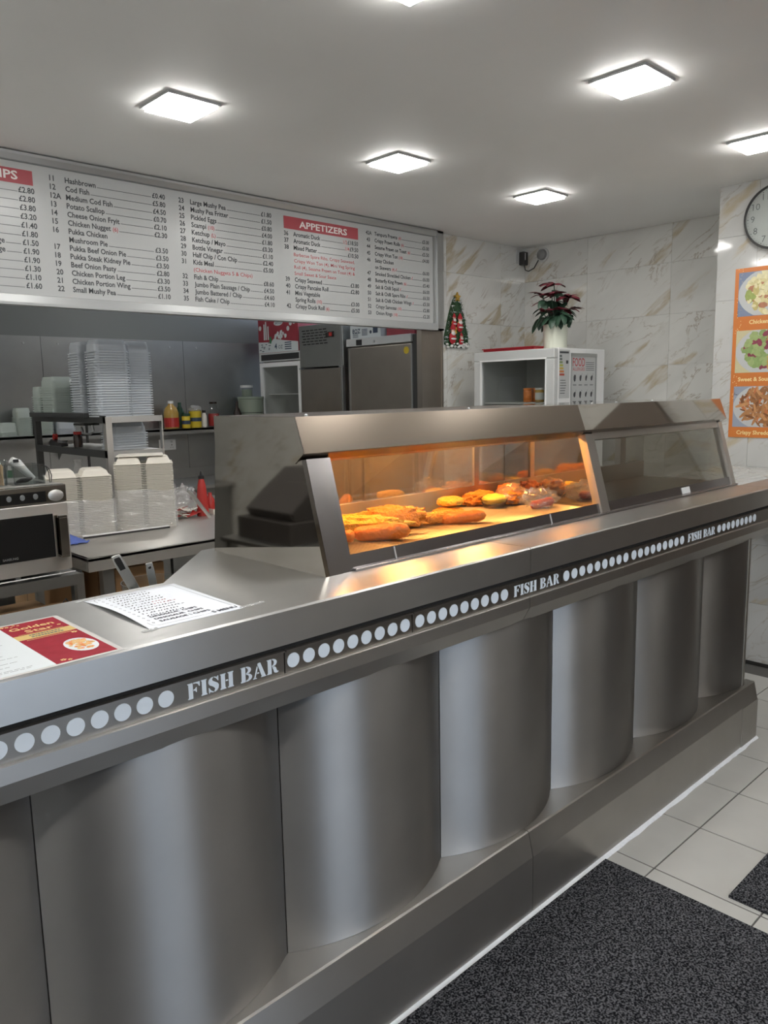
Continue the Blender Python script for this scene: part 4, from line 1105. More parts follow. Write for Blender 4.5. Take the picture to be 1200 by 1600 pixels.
part('cable', MB().tube([(1.06, 3.11, mz1 + .012), (1.08, 3.105, mz1 + .022), (1.04, 3.10, mz1 + .02), (1.03, 3.115, mz1 + .012), (1.07, 3.12, mz1 + .012)], .006, 6), M['black'], gb, smooth=60)
wl = solo('wire_loop', MB().tube([(1.112, 3.10, mz1 + .068), (1.124, 3.095, mz1 + .074), (1.134, 3.09, mz1 + .062), (1.142, 3.09, mz1 + .04), (1.143, 3.09, mz1 + .002), (1.149, 3.092, mz1 + .002), (1.152, 3.092, mz1 + .03), (1.145, 3.094, mz1 + .056), (1.134, 3.098, mz1 + .068)], .0018, 6), M['black'], 'thin black wire loop at the right edge of the microwave top', 'wire', (1.14, 3.09, mz1), smooth=60)

# wire shelf unit on the table with tub stacks
su = thing('shelf_unit', 'two-tier steel shelf with shade-darkened angle sides standing on the prep table', 'shelf', (1.95, 4.5, .9))
sx0, sx1, sy0, sy1 = 1.795, 2.115, 4.00, 5.00
ZT1, ZT2 = 1.456, 1.272
for zz in (ZT1, ZT2):
    part('shelf', MB().box(sx0, sx1, sy0, sy1, zz - .008, zz).box(sx0, sx1, sy0 - .003, sy0, zz - .030, zz + .002), M['steel_top'], su)
    part('side_angle', MB().box(sx0 - .004, sx0 + .002, sy0, sy1, zz - .032, zz + .008), M['dark_frame'], su)  # side angles take dark metal, their shade put into the colour
part('end_stop', MB().box(sx0 - .034, sx0 - .004, 4.2, 5.0, ZT1 - .003, ZT1 + .022), M['dark_frame'], su)
for x, y in ((sx0, sy0), (sx1, sy0), (sx0, sy1), (sx1, sy1)):
    part('leg', MB().box(x - .004, x + .03 if x == sx0 else x + .004, y - .004, y, .9, ZT1).box(x - .004 if x == sx0 else x, x if x == sx0 else x + .004, y, y + .03, .9, ZT1), M['steel'] if y == sy0 else M['dark_frame'], su)  # back legs dark as well, painted as in shade
def tub_mesh(w, d, h, tp=.80, rim=.008):
    # rounded-rectangle tub, upside down: rim at z=0
    def rr2(w_, d_, r, z, n=4):
        pts = []
        for cx, cy, a0 in ((w_ - r, d_ - r, 0), (-w_ + r, d_ - r, 90), (-w_ + r, -d_ + r, 180), (w_ - r, -d_ + r, 270)):
            for k in range(n + 1):
                a = math.radians(a0 + 90 * k / n); pts.append((cx + r * math.cos(a), cy + r * math.sin(a), z))
        return pts
    L = [rr2(w, d, .025, 0), rr2(w, d, .025, .006), rr2(w - rim, d - rim, .022, .006), rr2(w * .89, d * .89, .024, h * .62), rr2(w * .87, d * .87, .024, h * .64), rr2(w * tp, d * tp, .02, h * .96), rr2(w * tp - .006, d * tp - .006, .016, h)]
    n = len(L[0]); vs = [p for q in L for p in q]; fs = []
    for k in range(len(L) - 1):
        for i in range(n): fs.append((k * n + i, k * n + (i + 1) % n, (k + 1) * n + (i + 1) % n, (k + 1) * n + i))
    fs.append(tuple(range((len(L) - 1) * n, len(L) * n)))
    return MB().add(vs, fs)
def tub_stack(cx, cy, z, n, pitch, w, d, h, m, label, group, rot=0.0, lean=(0, 0)):
    me = make_mesh('plastic_tub', tub_mesh(w, d, h), (0, 0, 0), 50, m)
    for i in range(n):
        o = link('plastic_tub', me, None, (cx + lean[0] * i * pitch, cy + lean[1] * i * pitch, z + .0005 + i * pitch)); o.rotation_euler = (0, 0, rot)
        tag(o, label, 'tub', group)
tub_stack(1.885, 4.13, ZT1, 26, .0137, .102, .069, .067, M['tub'], 'upturned clear tub in the tall front stack on the shelf unit', 'tubs in the tall front stack')
tub_stack(2.065, 4.20, ZT1, 26, .0137, .080, .080, .067, M['tub'], 'upturned clear tub in the tall right stack on the shelf unit', 'tubs in the tall right stack')
tub_stack(1.855, 4.36, ZT1, 26, .0137, .066, .080, .067, M['tub'], 'upturned clear tub in the tall stack half hidden at back left', 'tubs in the tall back stack')
tub_stack(1.883, 4.84, ZT1, 13, .0139, .080, .080, .067, M['tub_green'], 'greenish upturned tub in the lower left stack on the shelf unit', 'greenish tubs in the lower stack', .15)
tub_stack(2.024, 4.76, ZT1, 13, .0139, .068, .080, .067, M['tub'], 'upturned clear tub in the lower stack right of the greenish one', 'clear tubs in the lower stack', -.1)
tub_stack(1.835, 4.985, ZT1, 9, .0139, .045, .055, .067, M['tub_green'], 'greenish tub in the narrow stack behind the lower stacks', 'greenish tubs in the narrow stack')
tub_stack(2.00, 4.23, ZT2, 7, .0139, .105, .095, .067, M['tub'], 'clear tub on the lower tier of the shelf unit', 'tubs on the lower tier')
cb = thing('tape_dispenser', 'black tape dispenser on the lower tier at the dark side of the shelf unit', 'dispenser', (1.86, 4.81, ZT2))
part('body', MB().prism_x([(4.75, ZT2 + .0005), (4.93, ZT2 + .0005), (4.93, ZT2 + .028), (4.90, ZT2 + .044), (4.84, ZT2 + .028), (4.77, ZT2 + .024), (4.75, ZT2 + .016)], 1.84, 1.885), M['black'], cb, bevel=.003)
part('roll', MB().lathe([(.018, -.01), (.018, .01)], (1.862, 4.885, ZT2 + .056), 18, axis=(1, 0, 0)), M['sauce'], cb, smooth=40)
jr = thing('sauce_jar', 'dark red jar on the lower tier of the shelf unit', 'jar', (1.885, 4.60, ZT2))
part('jar', MB().lathe([(.024, 0), (.026, .008), (.026, .065), (.020, .075)], (1.885, 4.60, ZT2 + .0005), 18), M['dkbrown'], jr, smooth=40)
part('lid', MB().lathe([(.023, .075), (.023, .092)], (1.885, 4.60, ZT2 + .0005), 18), M['sauce'], jr)
cj = thing('cable_clip', 'dark metal clamp hanging under the top tier of the shelf unit', 'clamp', (1.845, 4.42, 1.40))
part('plate', MB().bxc((1.845, 4.37, ZT1 - .043), (.09, .14, .012)), M['dark_frame'], cj)
part('hook', MB().tube([(1.845, 4.29, ZT1 - .048), (1.845, 4.28, ZT1 - .08), (1.845, 4.33, ZT1 - .10), (1.845, 4.42, ZT1 - .098), (1.845, 4.44, ZT1 - .06)], .007, 8), M['alu'], cj, smooth=60)
for k, (x, y, s, lb) in enumerate([(1.93, 4.74, .06, 'bunched white plastic bag under the shelf unit on the left'), (2.06, 4.42, .055, 'clear bunched bag under the lower tier, right of the white one')]):
    solo('plastic_bag', MB().lathe([(s * 1.2, 0), (s * 1.25, .04), (s * .85, .16), (s * .4, .26), (s * .5, .29)], (x, y, .9005), 18), M['film_body'], lb, 'bag', (x, y, .9), smooth=50)

# right of the foam packs: tray of bags, sauce bottle, tongs
sbg = thing('bag_of_sachets', 'clear bag of red and cream sachets on a tray right of the foam packs', 'bag', (2.12, 3.83, .9))
for i in range(16):
    x, y, z_ = 2.12 + rnd.uniform(-.055, .06), 3.83 + rnd.uniform(-.05, .05), .908 + rnd.uniform(0, .05)
    part('sachet', MB().prism([(-.03, -.018), (.03, -.018), (.03, .018), (-.03, .018)], (.002, .001, .004), (x, y, z_), Vector((1, rnd.uniform(-.5, .5), rnd.uniform(-.5, .5))).normalized(), Vector((rnd.uniform(-.5, .5), 1, rnd.uniform(-.3, .6))).normalized()), M['sauce'] if i % 2 else M['foam'], sbg)
part('bag', MB().blob((2.12, 3.84, .985), (.085, .075, .083), .45, 2.4, 71, 28, 18), M['film'], sbg, smooth=25)
sb = thing('squeeze_bottle', 'tall red squeeze bottle with a black tip beside the display cabinet', 'bottle', (2.225, 3.80, .9))
part('bottle', MB().lathe([(.032, 0), (.034, .01), (.030, .10), (.022, .17), (.014, .205)], (2.225, 3.80, .9005), 22), M['sauce'], sb, smooth=40)
part('cap', MB().lathe([(.016, .205), (.016, .222), (.008, .228), (.005, .248)], (2.225, 3.80, .9005), 18), M['black'], sb, smooth=40)
t3 = thing('kitchen_tongs', 'slim steel tongs leaning against the red squeeze bottle', 'tongs', (2.20, 3.70, .9))
part('arm', blade((2.105, 3.73, 1.055), (2.205, 3.69, .902), .016, .003, (.4, -.6, .3)), M['steel_top'], t3)
part('arm', blade((2.109, 3.736, 1.058), (2.216, 3.71, .902), .016, .003, (.4, -.6, .3)), M['steel_top'], t3)
part('pivot', MB().lathe([(.011, -.006), (.011, .012)], (2.107, 3.733, 1.056), 14, axis=(.5, .6, .4)), M['alu'], t3)
solo('green_scourer', MB().blob((2.33, 3.64, .9075), (.035, .025, .007), .3, 3, 81, 16, 10), M['green'], 'small green scourer on the table by the display cabinet', 'scourer', (2.33, 3.64, .9), smooth=60)
jb2 = thing('sauce_tray', 'shallow pale tray of red bottles at the end of the prep table', 'tray', (2.36, 3.86, .9))
part('tray', MB().box(2.28, 2.50, 3.78, 3.95, .9005, .905).box(2.28, 2.50, 3.78, 3.783, .905, .93).box(2.28, 2.283, 3.783, 3.95, .905, .93), M['foam'], jb2)
for x in (2.31, 2.37):
    part('red_bottle', MB().lathe([(.025, 0), (.025, .07), (.012, .09), (.010, .11)], (x, 3.86, .906), 14), M['sauce'], jb2, smooth=40)

# rear worktop and rear shelf
rw = thing('rear_worktop', 'stainless worktop along the rear kitchen wall', 'worktop', (1.2, 5.4, 0))
part('top', MB().box(FX0 + .01, 3.82, 5.12, 5.738, .875, .90), M['steel_top'], rw)
part('upstand', MB().box(FX0 + .01, 3.82, 5.728, 5.738, .90, .98), M['steel_dark'], rw)
part('cupboard', MB().box(FX0 + .01, 3.80, 5.2, 5.738, .001, .875), M['steel_dark'], rw)
rs = thing('rear_shelf', 'long wall shelf holding bottles on the rear kitchen wall', 'shelf', (1.2, 5.6, 1.3))
part('board', MB().box(FX0 + .01, 4.25, 5.50, 5.738, 1.296, 1.312).box(FX0 + .01, 4.25, 5.50, 5.503, 1.27, 1.312), M['steel_dark'], rs)
for x in (.4, 2.2, 3.55): part('bracket', MB().prism_x([(5.51, 1.296), (5.738, 1.296), (5.738, 1.12)], x, x + .005), M['steel_dark'], rs)
ZR = 1.3125
ss = thing('double_socket', 'white double wall socket on the rear wall right of the shelf unit', 'socket', (3.07, 5.738, 1.18))
part('plate', MB().box(2.995, 3.142, 5.73, 5.7395, 1.137, 1.223), M['white'], ss, bevel=.003)
for x in (3.03, 3.105):
    part('switch', MB().box(x - .008, x + .008, 5.727, 5.73, 1.195, 1.212), M['grey_white'], ss)
    part('pins', MB().box(x - .003, x + .003, 5.7295, 5.73, 1.172, 1.182).box(x - .012, x - .006, 5.7295, 5.73, 1.155, 1.159).box(x + .006, x + .012, 5.7295, 5.73, 1.155, 1.159), M['dark_gap'], ss)
tub_stack(1.82, 5.62, ZR, 3, .012, .065, .055, .07, M['tub_green'], 'small frosted tub at the far left of the rear shelf', 'small tubs at the left of the rear shelf')
tub_stack(1.925, 5.62, ZR, 11, .012, .055, .055, .07, M['tub_green'], 'frosted tub in the taller stack at the left of the rear shelf', 'frosted tubs in the rear shelf stack')
tub_stack(2.075, 5.62, ZR, 10, .012, .05, .055, .07, M['tub_green'], 'frosted tub in the rear shelf stack seen through the shelf unit', 'frosted tubs seen through the shelf unit')
tub_stack(2.21, 5.62, ZR, 4, .012, .07, .055, .07, M['tub'], 'clear low tub on the rear shelf seen through the shelf unit', 'low tubs seen through the shelf unit')
def bottle(name, x, y, prof, m, label, cat, bands=(), n=18, cap=None, sx=1):
    t = thing(name, label, cat, (x, y, ZR)); part('body', MB().lathe(prof, (x, y, ZR + .0005), n, sx), m, t, smooth=40)
    for z0, z1, r, mm in bands: part('label', MB().lathe([(r, z0), (r, z1)], (x, y, ZR), n, sx, cap=False), mm, t)
    if cap: part('cap', MB().lathe([(cap[0], cap[1]), (cap[0], cap[2])], (x, y, ZR), n), cap[3], t)
    return t
bottle('oil_bottle', 3.045, 5.60, [(.055, 0), (.058, .01), (.058, .12), (.045, .16), (.02, .185), (.018, .20)], M['oil'], 'large oil bottle with a red label on the rear shelf', 'bottle', [(.012, .085, .0585, M['sauce'])], cap=(.021, .195, .215, M['white']))
bottle('vinegar_bottle', 3.155, 5.66, [(.032, 0), (.034, .01), (.034, .13), (.014, .17), (.013, .20)], M['dkgreen'], 'dark green bottle behind the yellow tubs on the rear shelf', 'bottle')
bottle('spice_tub', 3.155, 5.57, [(.032, 0), (.034, .005), (.034, .09), (.03, .095)], M['yellow'], 'smaller yellow tub with dark lid, left of the larger yellow tub', 'tub', [(.03, .06, .0345, M['navy'])], cap=(.035, .095, .115, M['dkgreen']))
bottle('spice_tub', 3.245, 5.58, [(.046, 0), (.048, .005), (.048, .11), (.042, .115)], M['yellow'], 'larger yellow spice tub with a white bag on its lid, rear shelf', 'tub', [(.05, .08, .0485, M['navy'])], cap=(.049, .112, .13, M['yellow']))
solo('plastic_bag', MB().blob((3.245, 5.58, ZR + .152), (.05, .045, .0215), .6, 3, 91, 18, 12), M['film_body'], 'crumpled white bag on the larger yellow spice tub', 'bag', (3.245, 5.58, ZR + .13), smooth=30)
bottle('cream_bottle', 3.325, 5.58, [(.02, 0), (.021, .005), (.021, .09), (.012, .11), (.01, .13)], M['foam'], 'slim cream bottle with dark cap beside the yellow tub', 'bottle', cap=(.013, .115, .135, M['dkbrown']))
bottle('red_sauce_bottle', 3.425, 5.60, [(.044, 0), (.046, .01), (.046, .12), (.030, .16), (.028, .19)], M['clear'], 'clear jar half full of red sauce, right end of the bottle row', 'jar', [(.006, .105, .0435, M['sauce'])], cap=(.031, .185, .20, M['dkbrown']))
bottle('soy_bottle', 3.655, 5.60, [(.034, 0), (.036, .01), (.036, .10), (.012, .15), (.011, .20)], M['dkbrown'], 'small black bottle with white label left of the bucket', 'bottle', [(.02, .085, .0365, M['white'])])
bottle('bucket', 3.80, 5.61, [(.095, 0), (.108, .215), (.112, .218), (.112, .235), (.104, .235)], M['bucket'], 'grey-green bucket on the rear shelf by the glass-door fridge', 'bucket', [(.10, .106, .1015, M['dark_frame'])], 26)
jt = thing('storage_jar', 'small jar with pale lid standing on the bucket', 'jar', (3.745, 5.58, ZR + .236))
part('jar', MB().lathe([(.048, 0), (.05, .01), (.05, .075)], (3.745, 5.58, ZR + .2365), 18), M['clear'], jt, smooth=40)
part('contents', MB().lathe([(.045, .003), (.045, .06)], (3.745, 5.58, ZR + .2365), 18), M['bucket'], jt)
part('lid', MB().lathe([(.052, .075), (.052, .095)], (3.745, 5.58, ZR + .2365), 18), M['grey_white'], jt)

# ================================================================ FRIDGES AND FREEZERS
XF = 3.9
f1 = thing('glass_door_fridge', 'white glass-door fridge in the kitchen, farthest left of three', 'fridge', (4.2, 5.30, 0))
part('cabinet', MB().box(XF + .04, 4.50, 5.04, 5.60, 0, .08).box(XF + .04, 4.50, 5.04, 5.07, .08, 1.90).box(XF + .04, 4.50, 5.57, 5.60, .08, 1.90).box(4.47, 4.50, 5.07, 5.57, .08, 1.90).box(XF + .04, 4.47, 5.07, 5.57, 1.87, 1.90), M['white'], f1)
part('header', MB().box(XF, XF + .04, 5.04, 5.60, 1.835, 1.905), M['grey_white'], f1)
part('header_panel', MB().box(XF - .002, XF, 5.05, 5.57, 1.845, 1.893), M['black'], f1)
d_ = part('door', MB().frame((XF, 5.60, .08), (0, -1, 0), Z3, .56, 1.745, .035, (.04, 0, 0)), M['white'], f1)
part('pane', MB().box(XF + .015, XF + .02, 5.075, 5.565, .115, 1.79), M['glass_fridge'], d_)
for zz in (.5, .9, 1.25, 1.56): part('shelf', MB().box(XF + .06, 4.46, 5.075, 5.565, zz, zz + .008), M['white'], f1)
f2 = thing('tall_steel_cabinet', 'steel kitchen unit with vent slots and red switch between two fridges', 'appliance', (4.2, 4.82, 0))
X2 = XF - .01
part('upper_body', MB().box(X2, 4.5, 4.50, 5.03, 1.765, 2.09), M['steel_fridge_light'], f2, bevel=.004)
part('lower_body', MB().box(X2 + .03, 4.5, 4.50, 5.03, .05, 1.755), M['steel_fridge'], f2)
part('door', MB().box(X2, X2 + .03, 4.535, 5.025, .08, 1.752), M['steel_fridge'], f2, bevel=.003)
part('edge_strip', MB().box(X2 - .006, X2 + .02, 4.505, 4.522, .08, 2.09), M['alu'], f2)
slots = []
for r in range(6):
    for q in range(6):
        y = 4.99 - q * .052 - (.012 if r % 2 else 0); zz = 2.045 - r * .021
        part('vent_slot', MB().box(X2 - .0012, X2 - .0002, y - .040, y, zz, zz + .008), M['dark_gap'], f2, own=(X2, y, zz))
sw_ = part('switch', MB().box(X2 - .006, X2, 4.60, 4.665, 1.985, 2.025), M['black'], f2)
part('rocker', MB().box(X2 - .011, X2 - .006, 4.612, 4.648, 1.992, 2.018), M['sauce'], sw_)
part('badge', MB().box(X2 - .004, X2, 4.68, 4.695, 1.985, 2.02), M['dark_gap'], f2)
part('hinge', MB().box(X2 - .02, X2, 4.995, 5.02, 1.752, 1.765).box(X2 - .02, X2, 4.49, 4.53, 1.755, 1.768), M['alu'], f2)
f3 = thing('steel_fridge', 'steel upright fridge with round yellow sticker next to the wall end', 'fridge', (4.2, 4.11, 0))
part('cabinet', MB().box(XF + .05, 4.5, 3.745, 4.47, 0, 1.95), M['steel_fridge'], f3)
part('header', MB().box(XF, XF + .05, 3.80, 4.475, 1.90, 1.955), M['grey_white'], f3, bevel=.003)
part('thermostat', MB().box(XF - .003, XF, 4.30, 4.36, 1.905, 1.945), M['black'], f3)
part('lock', MB().lathe([(.009, 0), (.009, .004)], (XF, 4.17, 1.925), 12, axis=(-1, 0, 0)), M['alu'], f3)
part('door', MB().box(XF + .005, XF + .05, 3.80, 4.465, .08, 1.890), M['steel_fridge'], f3, bevel=.006)
part('shade_strip', MB().box(XF + .012, XF + .05, 3.746, 3.795, .06, 1.95), M['dark_frame'], f3)  # dark strip painting the shade between fridge door and jamb
part('door_edge', MB().box(XF + .003, XF + .02, 3.795, 3.807, .08, 1.89).box(XF + .003, XF + .02, 4.44, 4.447, .08, 1.89), M['alu'], f3)
part('sticker', MB().lathe([(.025, 0), (.025, .001)], (XF + .005, 3.85, 1.845), 24, axis=(-1, 0, 0)), M['yellow'], f3, label='round yellow sticker')

def carton(name, label, x0, x1, y0, y1, z0, z1, m): 
    t = thing(name, label, 'box', ((x0 + x1) / 2, (y0 + y1) / 2, z0)); part('carton', MB().box(x0, x1, y0, y1, z0 + .0005, z1), m, t, bevel=.003); return t
UL, NY = (0, -1, 0), None
c4 = carton('cup_carton', 'red and white printed carton marked 4 OZ on the glass-door fridge', XF + .02, 4.35, 5.08, 5.63, 1.906, 2.19, M['box_red'])
xp = XF + .0192
w_ = MB().poly((xp, 5.63, 1.906), UL, Z3, [(0, .003), (.55, .003), (.55, .075), (.36, .095), (.22, .115), (.18, .088), (0, .095)])
part('white_print', w_, M['box_white'], c4)
w_ = MB().disc((xp - .0002, 5.63, 1.906), UL, Z3, .29, .238, .062, .022, 26)
for cx, cy in ((.03, .21), (.455, .225), (.50, .235), (.42, .185)): w_.disc((xp - .0002, 5.63, 1.906), UL, Z3, cx, cy, .02, None, 16)
for k in range(26):
    cx = .23 + rnd.random() * .16; cy = .115 + rnd.random() * .065 * (1 - abs(cx - .31) / .12)
    w_.disc((xp - .0002 - k * 1e-6, 5.63, 1.906), UL, Z3, cx, cy, .011, .014, 10)
for cx, h in ((.08, .13), (.105, .15), (.135, .11)): w_.rect((xp - .0002, 5.63, 1.906), UL, Z3, cx, cx + .018, .11, .11 + h)
part('pale_print', w_, M['box_white'], c4)
nv_ = MB(); nv_.text('4', (xp - .0004, 5.40, 1.936), UL, Z3, .062, None, .03); nv_.text('OZ', (xp - .0004, 5.348, 1.936), UL, Z3, .042, None, 0)
nv_.text('SATCO', (xp - .0006, 5.34, 2.136), UL, Z3, .028, None, .01, 'C')
for k in range(14):
    cx = .01 + rnd.random() * .16; nv_.rect((xp - .0004, 5.63, 1.906), UL, Z3, cx, cx + .012 + rnd.random() * .02, .015 + (k % 7) * .011, .021 + (k % 7) * .011)
for k in range(4): nv_.rect((xp - .0004, 5.63, 1.906), UL, Z3, .37, .46, .020 + k * .017, .028 + k * .017)
part('dark_print', nv_, M['navy'], c4)
part('green_print', MB().disc((xp - .0004, 5.63, 1.906), UL, Z3, .175, .105, .016, .03, 16), M['green'], c4)
c8 = carton('cup_carton', 'white printed carton marked 8 OZ on the steel fridge', XF + .03, 4.3, 4.13, 4.46, 1.956, 2.15, M['box_white'])
xp = XF + .0292
nv_ = MB(); nv_.text('8OZ', (xp, 4.435, 1.995), UL, Z3, .045, None, .02)
for k in range(5): nv_.rect((xp, 4.46, 1.956), UL, Z3, .03, .09, .008 + k * .007, .011 + k * .007); nv_.rect((xp, 4.46, 1.956), UL, Z3, .13, .19, .02 + k * .01, .025 + k * .01)
nv_.rect((xp, 4.46, 1.956), UL, Z3, .25, .30, .03, .07); nv_.disc((xp, 4.46, 1.956), UL, Z3, .225, .04, .012, None, 14)
part('dark_print', nv_, M['navy'], c8)
cr_ = carton('red_carton', 'flat red carton right of the 8 OZ carton, mostly behind the menu board', XF + .06, 4.3, 3.82, 4.10, 1.9565, 2.06, M['box_red'])

fz = thing('display_freezer', 'white glass-door display freezer with a Food Allergies notice behind the counter', 'freezer', (4.42, 3.1, 0))
FA, FB, FC, FD, FT_ = 4.135, 4.72, 2.80, 3.44, 1.812
part('cabinet', MB().box(FA + .045, FB, FC, FC + .03, .05, FT_).box(FA + .045, FB, FD - .03, FD, .05, FT_).box(FB - .03, FB, FC + .03, FD - .03, .08, FT_ - .03).box(FA + .045, FB, FC + .03, FD - .03, FT_ - .03, FT_).box(FA + .045, FB, FC + .03, FD - .03, 0.05, .08), M['white'], fz, bevel=.004)
d_ = part('door', MB().frame((FA, FD, .06), UL, Z3, FD - FC, FT_ - .062, .062, (.042, 0, 0)), M['grey_white'], fz, bevel=.006)
part('gasket', MB().frame((FA - .004, FD - .055, .115), UL, Z3, FD - FC - .11, FT_ - .172, .010, (.01, 0, 0)), M['white'], d_)
part('pane', MB().box(FA + .018, FA + .023, FC + .06, FD - .06, .12, FT_ - .06), M['glass_fridge'], d_)
part('lining', MB().box(FA + .05, FB - .03, FC + .03, FC + .034, .08, FT_ - .03).box(FA + .05, FB - .03, FD - .034, FD - .03, .08, FT_ - .03).box(FB - .034, FB - .03, FC + .03, FD - .03, .08, FT_ - .03), M['grey_white'], fz)
for zz in (1.0, 1.468): part('shelf', MB().box(FA + .06, FB - .04, FC + .035, FD - .035, zz, zz + .01), M['grey_white'], fz)
part('foot', MB().box(FA + .1, FA + .14, FC + .05, FC + .09, 0, .02).box(FB - .14, FB - .1, FC + .05, FC + .09, 0, .02), M['black'], fz)
for k, (yy, dx, lb) in enumerate([(2.895, .09, 'orange-filled jar nearest the hinge inside the freezer'), (2.955, .07, 'clear-sided jar in the middle of the freezer row'), (3.055, .08, 'rightmost-but-two orange jar of the freezer row'), (3.03, .14, 'rear orange jar in the freezer row')]):
    t = thing('sauce_pot', ['silver-lidded pot nearest the door frame inside the freezer', 'second pot from the door frame inside the freezer', 'orange pot at the left end of the row inside the freezer', 'orange pot standing behind the others inside the freezer'][k], 'pot', (FA + dx, yy, 1.478))
    part('pot', MB().lathe([(.026, 0), (.028, .005), (.028, .072), (.024, .078)], (FA + dx, yy, 1.4785), 18), M['fry_deep'] if k > 1 else M['oil'], t, smooth=40)
    part('lid', MB().lathe([(.029, .078), (.029, .09)], (FA + dx, yy, 1.4785), 18), M['grey_white'] if k < 2 else M['fry_deep'], t)
    if k < 2: part('label', MB().lathe([(.0284, .015), (.0284, .06)], (FA + dx, yy, 1.4785), 18, cap=False), M['grey_white'], t)
# stickers and notice on the freezer side
nt_ = thing('allergy_notice', 'framed Food Allergies notice with rows of small food icons on the freezer side', 'notice', (4.42, FC - .004, 1.48))
yN = FC - .0015
part('sheet', MB().box(4.325, 4.605, yN, FC - .0002, 1.325, 1.765), M['sheet'], nt_)
part('border', MB().frame((4.315, FC - .006, 1.315), X3, Z3, .30, .465, .008, (0, .005, 0)).box(4.315, 4.615, FC - .008, FC - .003, 1.762, 1.782), M['alu'], nt_)
rd_ = MB(); rd_.text('FOOD', (4.338, yN - .0003, 1.70), X3, Z3, .075, .14, .01); rd_.text('ALLERGIES', (4.338, yN - .0003, 1.672), X3, Z3, .030, .14, 0)
part('red_lettering', rd_, M['ink_red'], nt_)
ic = MB()
for k in range(5): ic.rect((4.49, yN - .0003, 1.675 + k * .012), X3, Z3, 0, .10, 0, .003)
for r in range(4):
    for q in range(4):
        x, zz = 4.362 + q * .066, 1.625 - r * .105
        ic.add(*(lambda b: (b.v, b.f))(MB().disc((x, yN - .0003, zz), X3, Z3, 0, 0, .009 + .005 * rnd.random(), .016 + .008 * rnd.random(), 7)))
        ic.disc((x, yN - .0004, zz), X3, Z3, .008, .01, .006, .012, 6)
        ic.rect((x - .02, yN - .0003, zz - .045), X3, Z3, 0, .04, 0, .004)
        ic.text(str((r * 4 + q) % 14 + 1), (x + .014, yN - .0003, zz + .022), X3, Z3, .014)
part('icons', ic, M['ink'], nt_, kind='stuff')
st = thing('energy_label', 'energy rating sticker with coloured bars on the freezer corner', 'sticker', (4.20, FC - .001, 1.66))
part('sheet', MB().box(4.187, 4.305, yN + .0005, FC - .0002, 1.50, 1.80), M['sheet'], st)
for k, (c_, w0) in enumerate([((.10, .12, .12), .024), ((.12, .14, .13), .028), ((.20, .26, .12), .033), ((.42, .44, .08), .038), ((.55, .40, .08), .043), ((.55, .20, .06), .048), ((.42, .07, .04), .053)]):
    part('rating_bar', MB().box(4.192, 4.192 + w0, yN, yN + .0005, 1.755 - k * .019, 1.768 - k * .019), mat('rating_%d' % k, c_, .5), st)
tx = MB(); tx.rect((4.192, yN, 1.778), X3, Z3, 0, .10, 0, .012); tx.rect((4.262, yN, 1.715), X3, Z3, 0, .025, 0, .02)
for k in range(6): tx.rect((4.20, yN, 1.61 - k * .016), X3, Z3, 0, .05 + .03 * rnd.random(), 0, .004)
part('print', tx, M['ink'], st)

# things on the freezer
rt = thing('red_tray', 'flat red plastic tray lying on top of the freezer', 'tray', (4.3, 3.2, FT_))
part('tray', MB().prism([(4.17, 2.98), (4.40, 2.98), (4.40, 3.39), (4.17, 3.39)], (0, 0, .014), (0, 0, FT_ + .0005)), M['red_tray'], rt, bevel=.006)
part('rim', MB().frame((4.165, 2.975, FT_ + .014), X3, Y3, .24, .42, .012, (0, 0, .006)), M['red_tray'], rt)
pp = thing('poinsettia', 'poinsettia with dark red leaves in a cream pot on the freezer', 'plant', (4.30, 2.895, FT_))
px_, py_ = 4.335, 2.93
part('pot', MB().lathe([(.072, 0), (.075, .01), (.078, .15), (.080, .153), (.075, .153), (.073, .13)], (px_, py_, FT_ + .0005), 30), M['pot'], pp, smooth=40)
part('soil', MB().disc((px_, py_, FT_ + .135), X3, Y3, 0, 0, .073, None, 24), M['soil'], pp)
def leaf_mesh(m, L, W):
    mb = MB(); n = 7; vs = []
    for i in range(n + 1):
        t = i / n; w = W * (math.sin(PI * t ** .8)) ** .85 * (1 + .18 * math.sin(t * 9)) if 0 < t < 1 else 0.0006
        zz = .25 * L * t * (1 - t) * 1.5 - .16 * L * t * t
        vs += [(t * L, -w, zz - .15 * w), (t * L, 0, zz + .1 * w), (t * L, w, zz - .15 * w)]
    fs = []
    for i in range(n):
        for k in range(2): fs.append((3 * i + k, 3 * i + 3 + k, 3 * i + 4 + k, 3 * i + 1 + k))
    return make_mesh('leaf', mb.add(vs, fs), (0, 0, 0), 80, m)
lr, lg = leaf_mesh(M['leaf_red'], .115, .027), leaf_mesh(M['leaf_green'], .12, .028)
stem_mb = MB()
heads = [(-.02, 0, .40), (.05, .03, .34), (-.075, -.02, .33), (.02, -.07, .32), (.085, -.05, .25), (-.06, .06, .34), (-.05, -.085, .24), (.10, .05, .25), (0, .08, .30), (-.10, .03, .23)]
bz = FT_ + .135
for k, (hx, hy, hz) in enumerate(heads):
    tip = Vector((px_ + hx, py_ + hy, FT_ + hz))
    stem_mb.tube([(px_ + hx * .15, py_ + hy * .15, bz), (px_ + hx * .6, py_ + hy * .6, (bz + tip.z) / 2), tip], .003, 6)
    nl = 9 if k < 6 else 7
    for q in range(nl):
        red_ = q < (6 if k < 6 else 3)
        az = 2 * PI * q / nl * 1.0 + k * 1.1 + rnd.uniform(-.25, .25)
        el = rnd.uniform(-.15, .35) if red_ else rnd.uniform(-.9, -.25)
        o = link('leaf', lr if red_ else lg, pp, tip - origin_of(pp) - Vector((0, 0, 0 if red_ else .03)))
        o.rotation_euler = (rnd.uniform(-.3, .3), -el, az); s_ = rnd.uniform(.7, 1.05); o.scale = (s_, s_, s_)
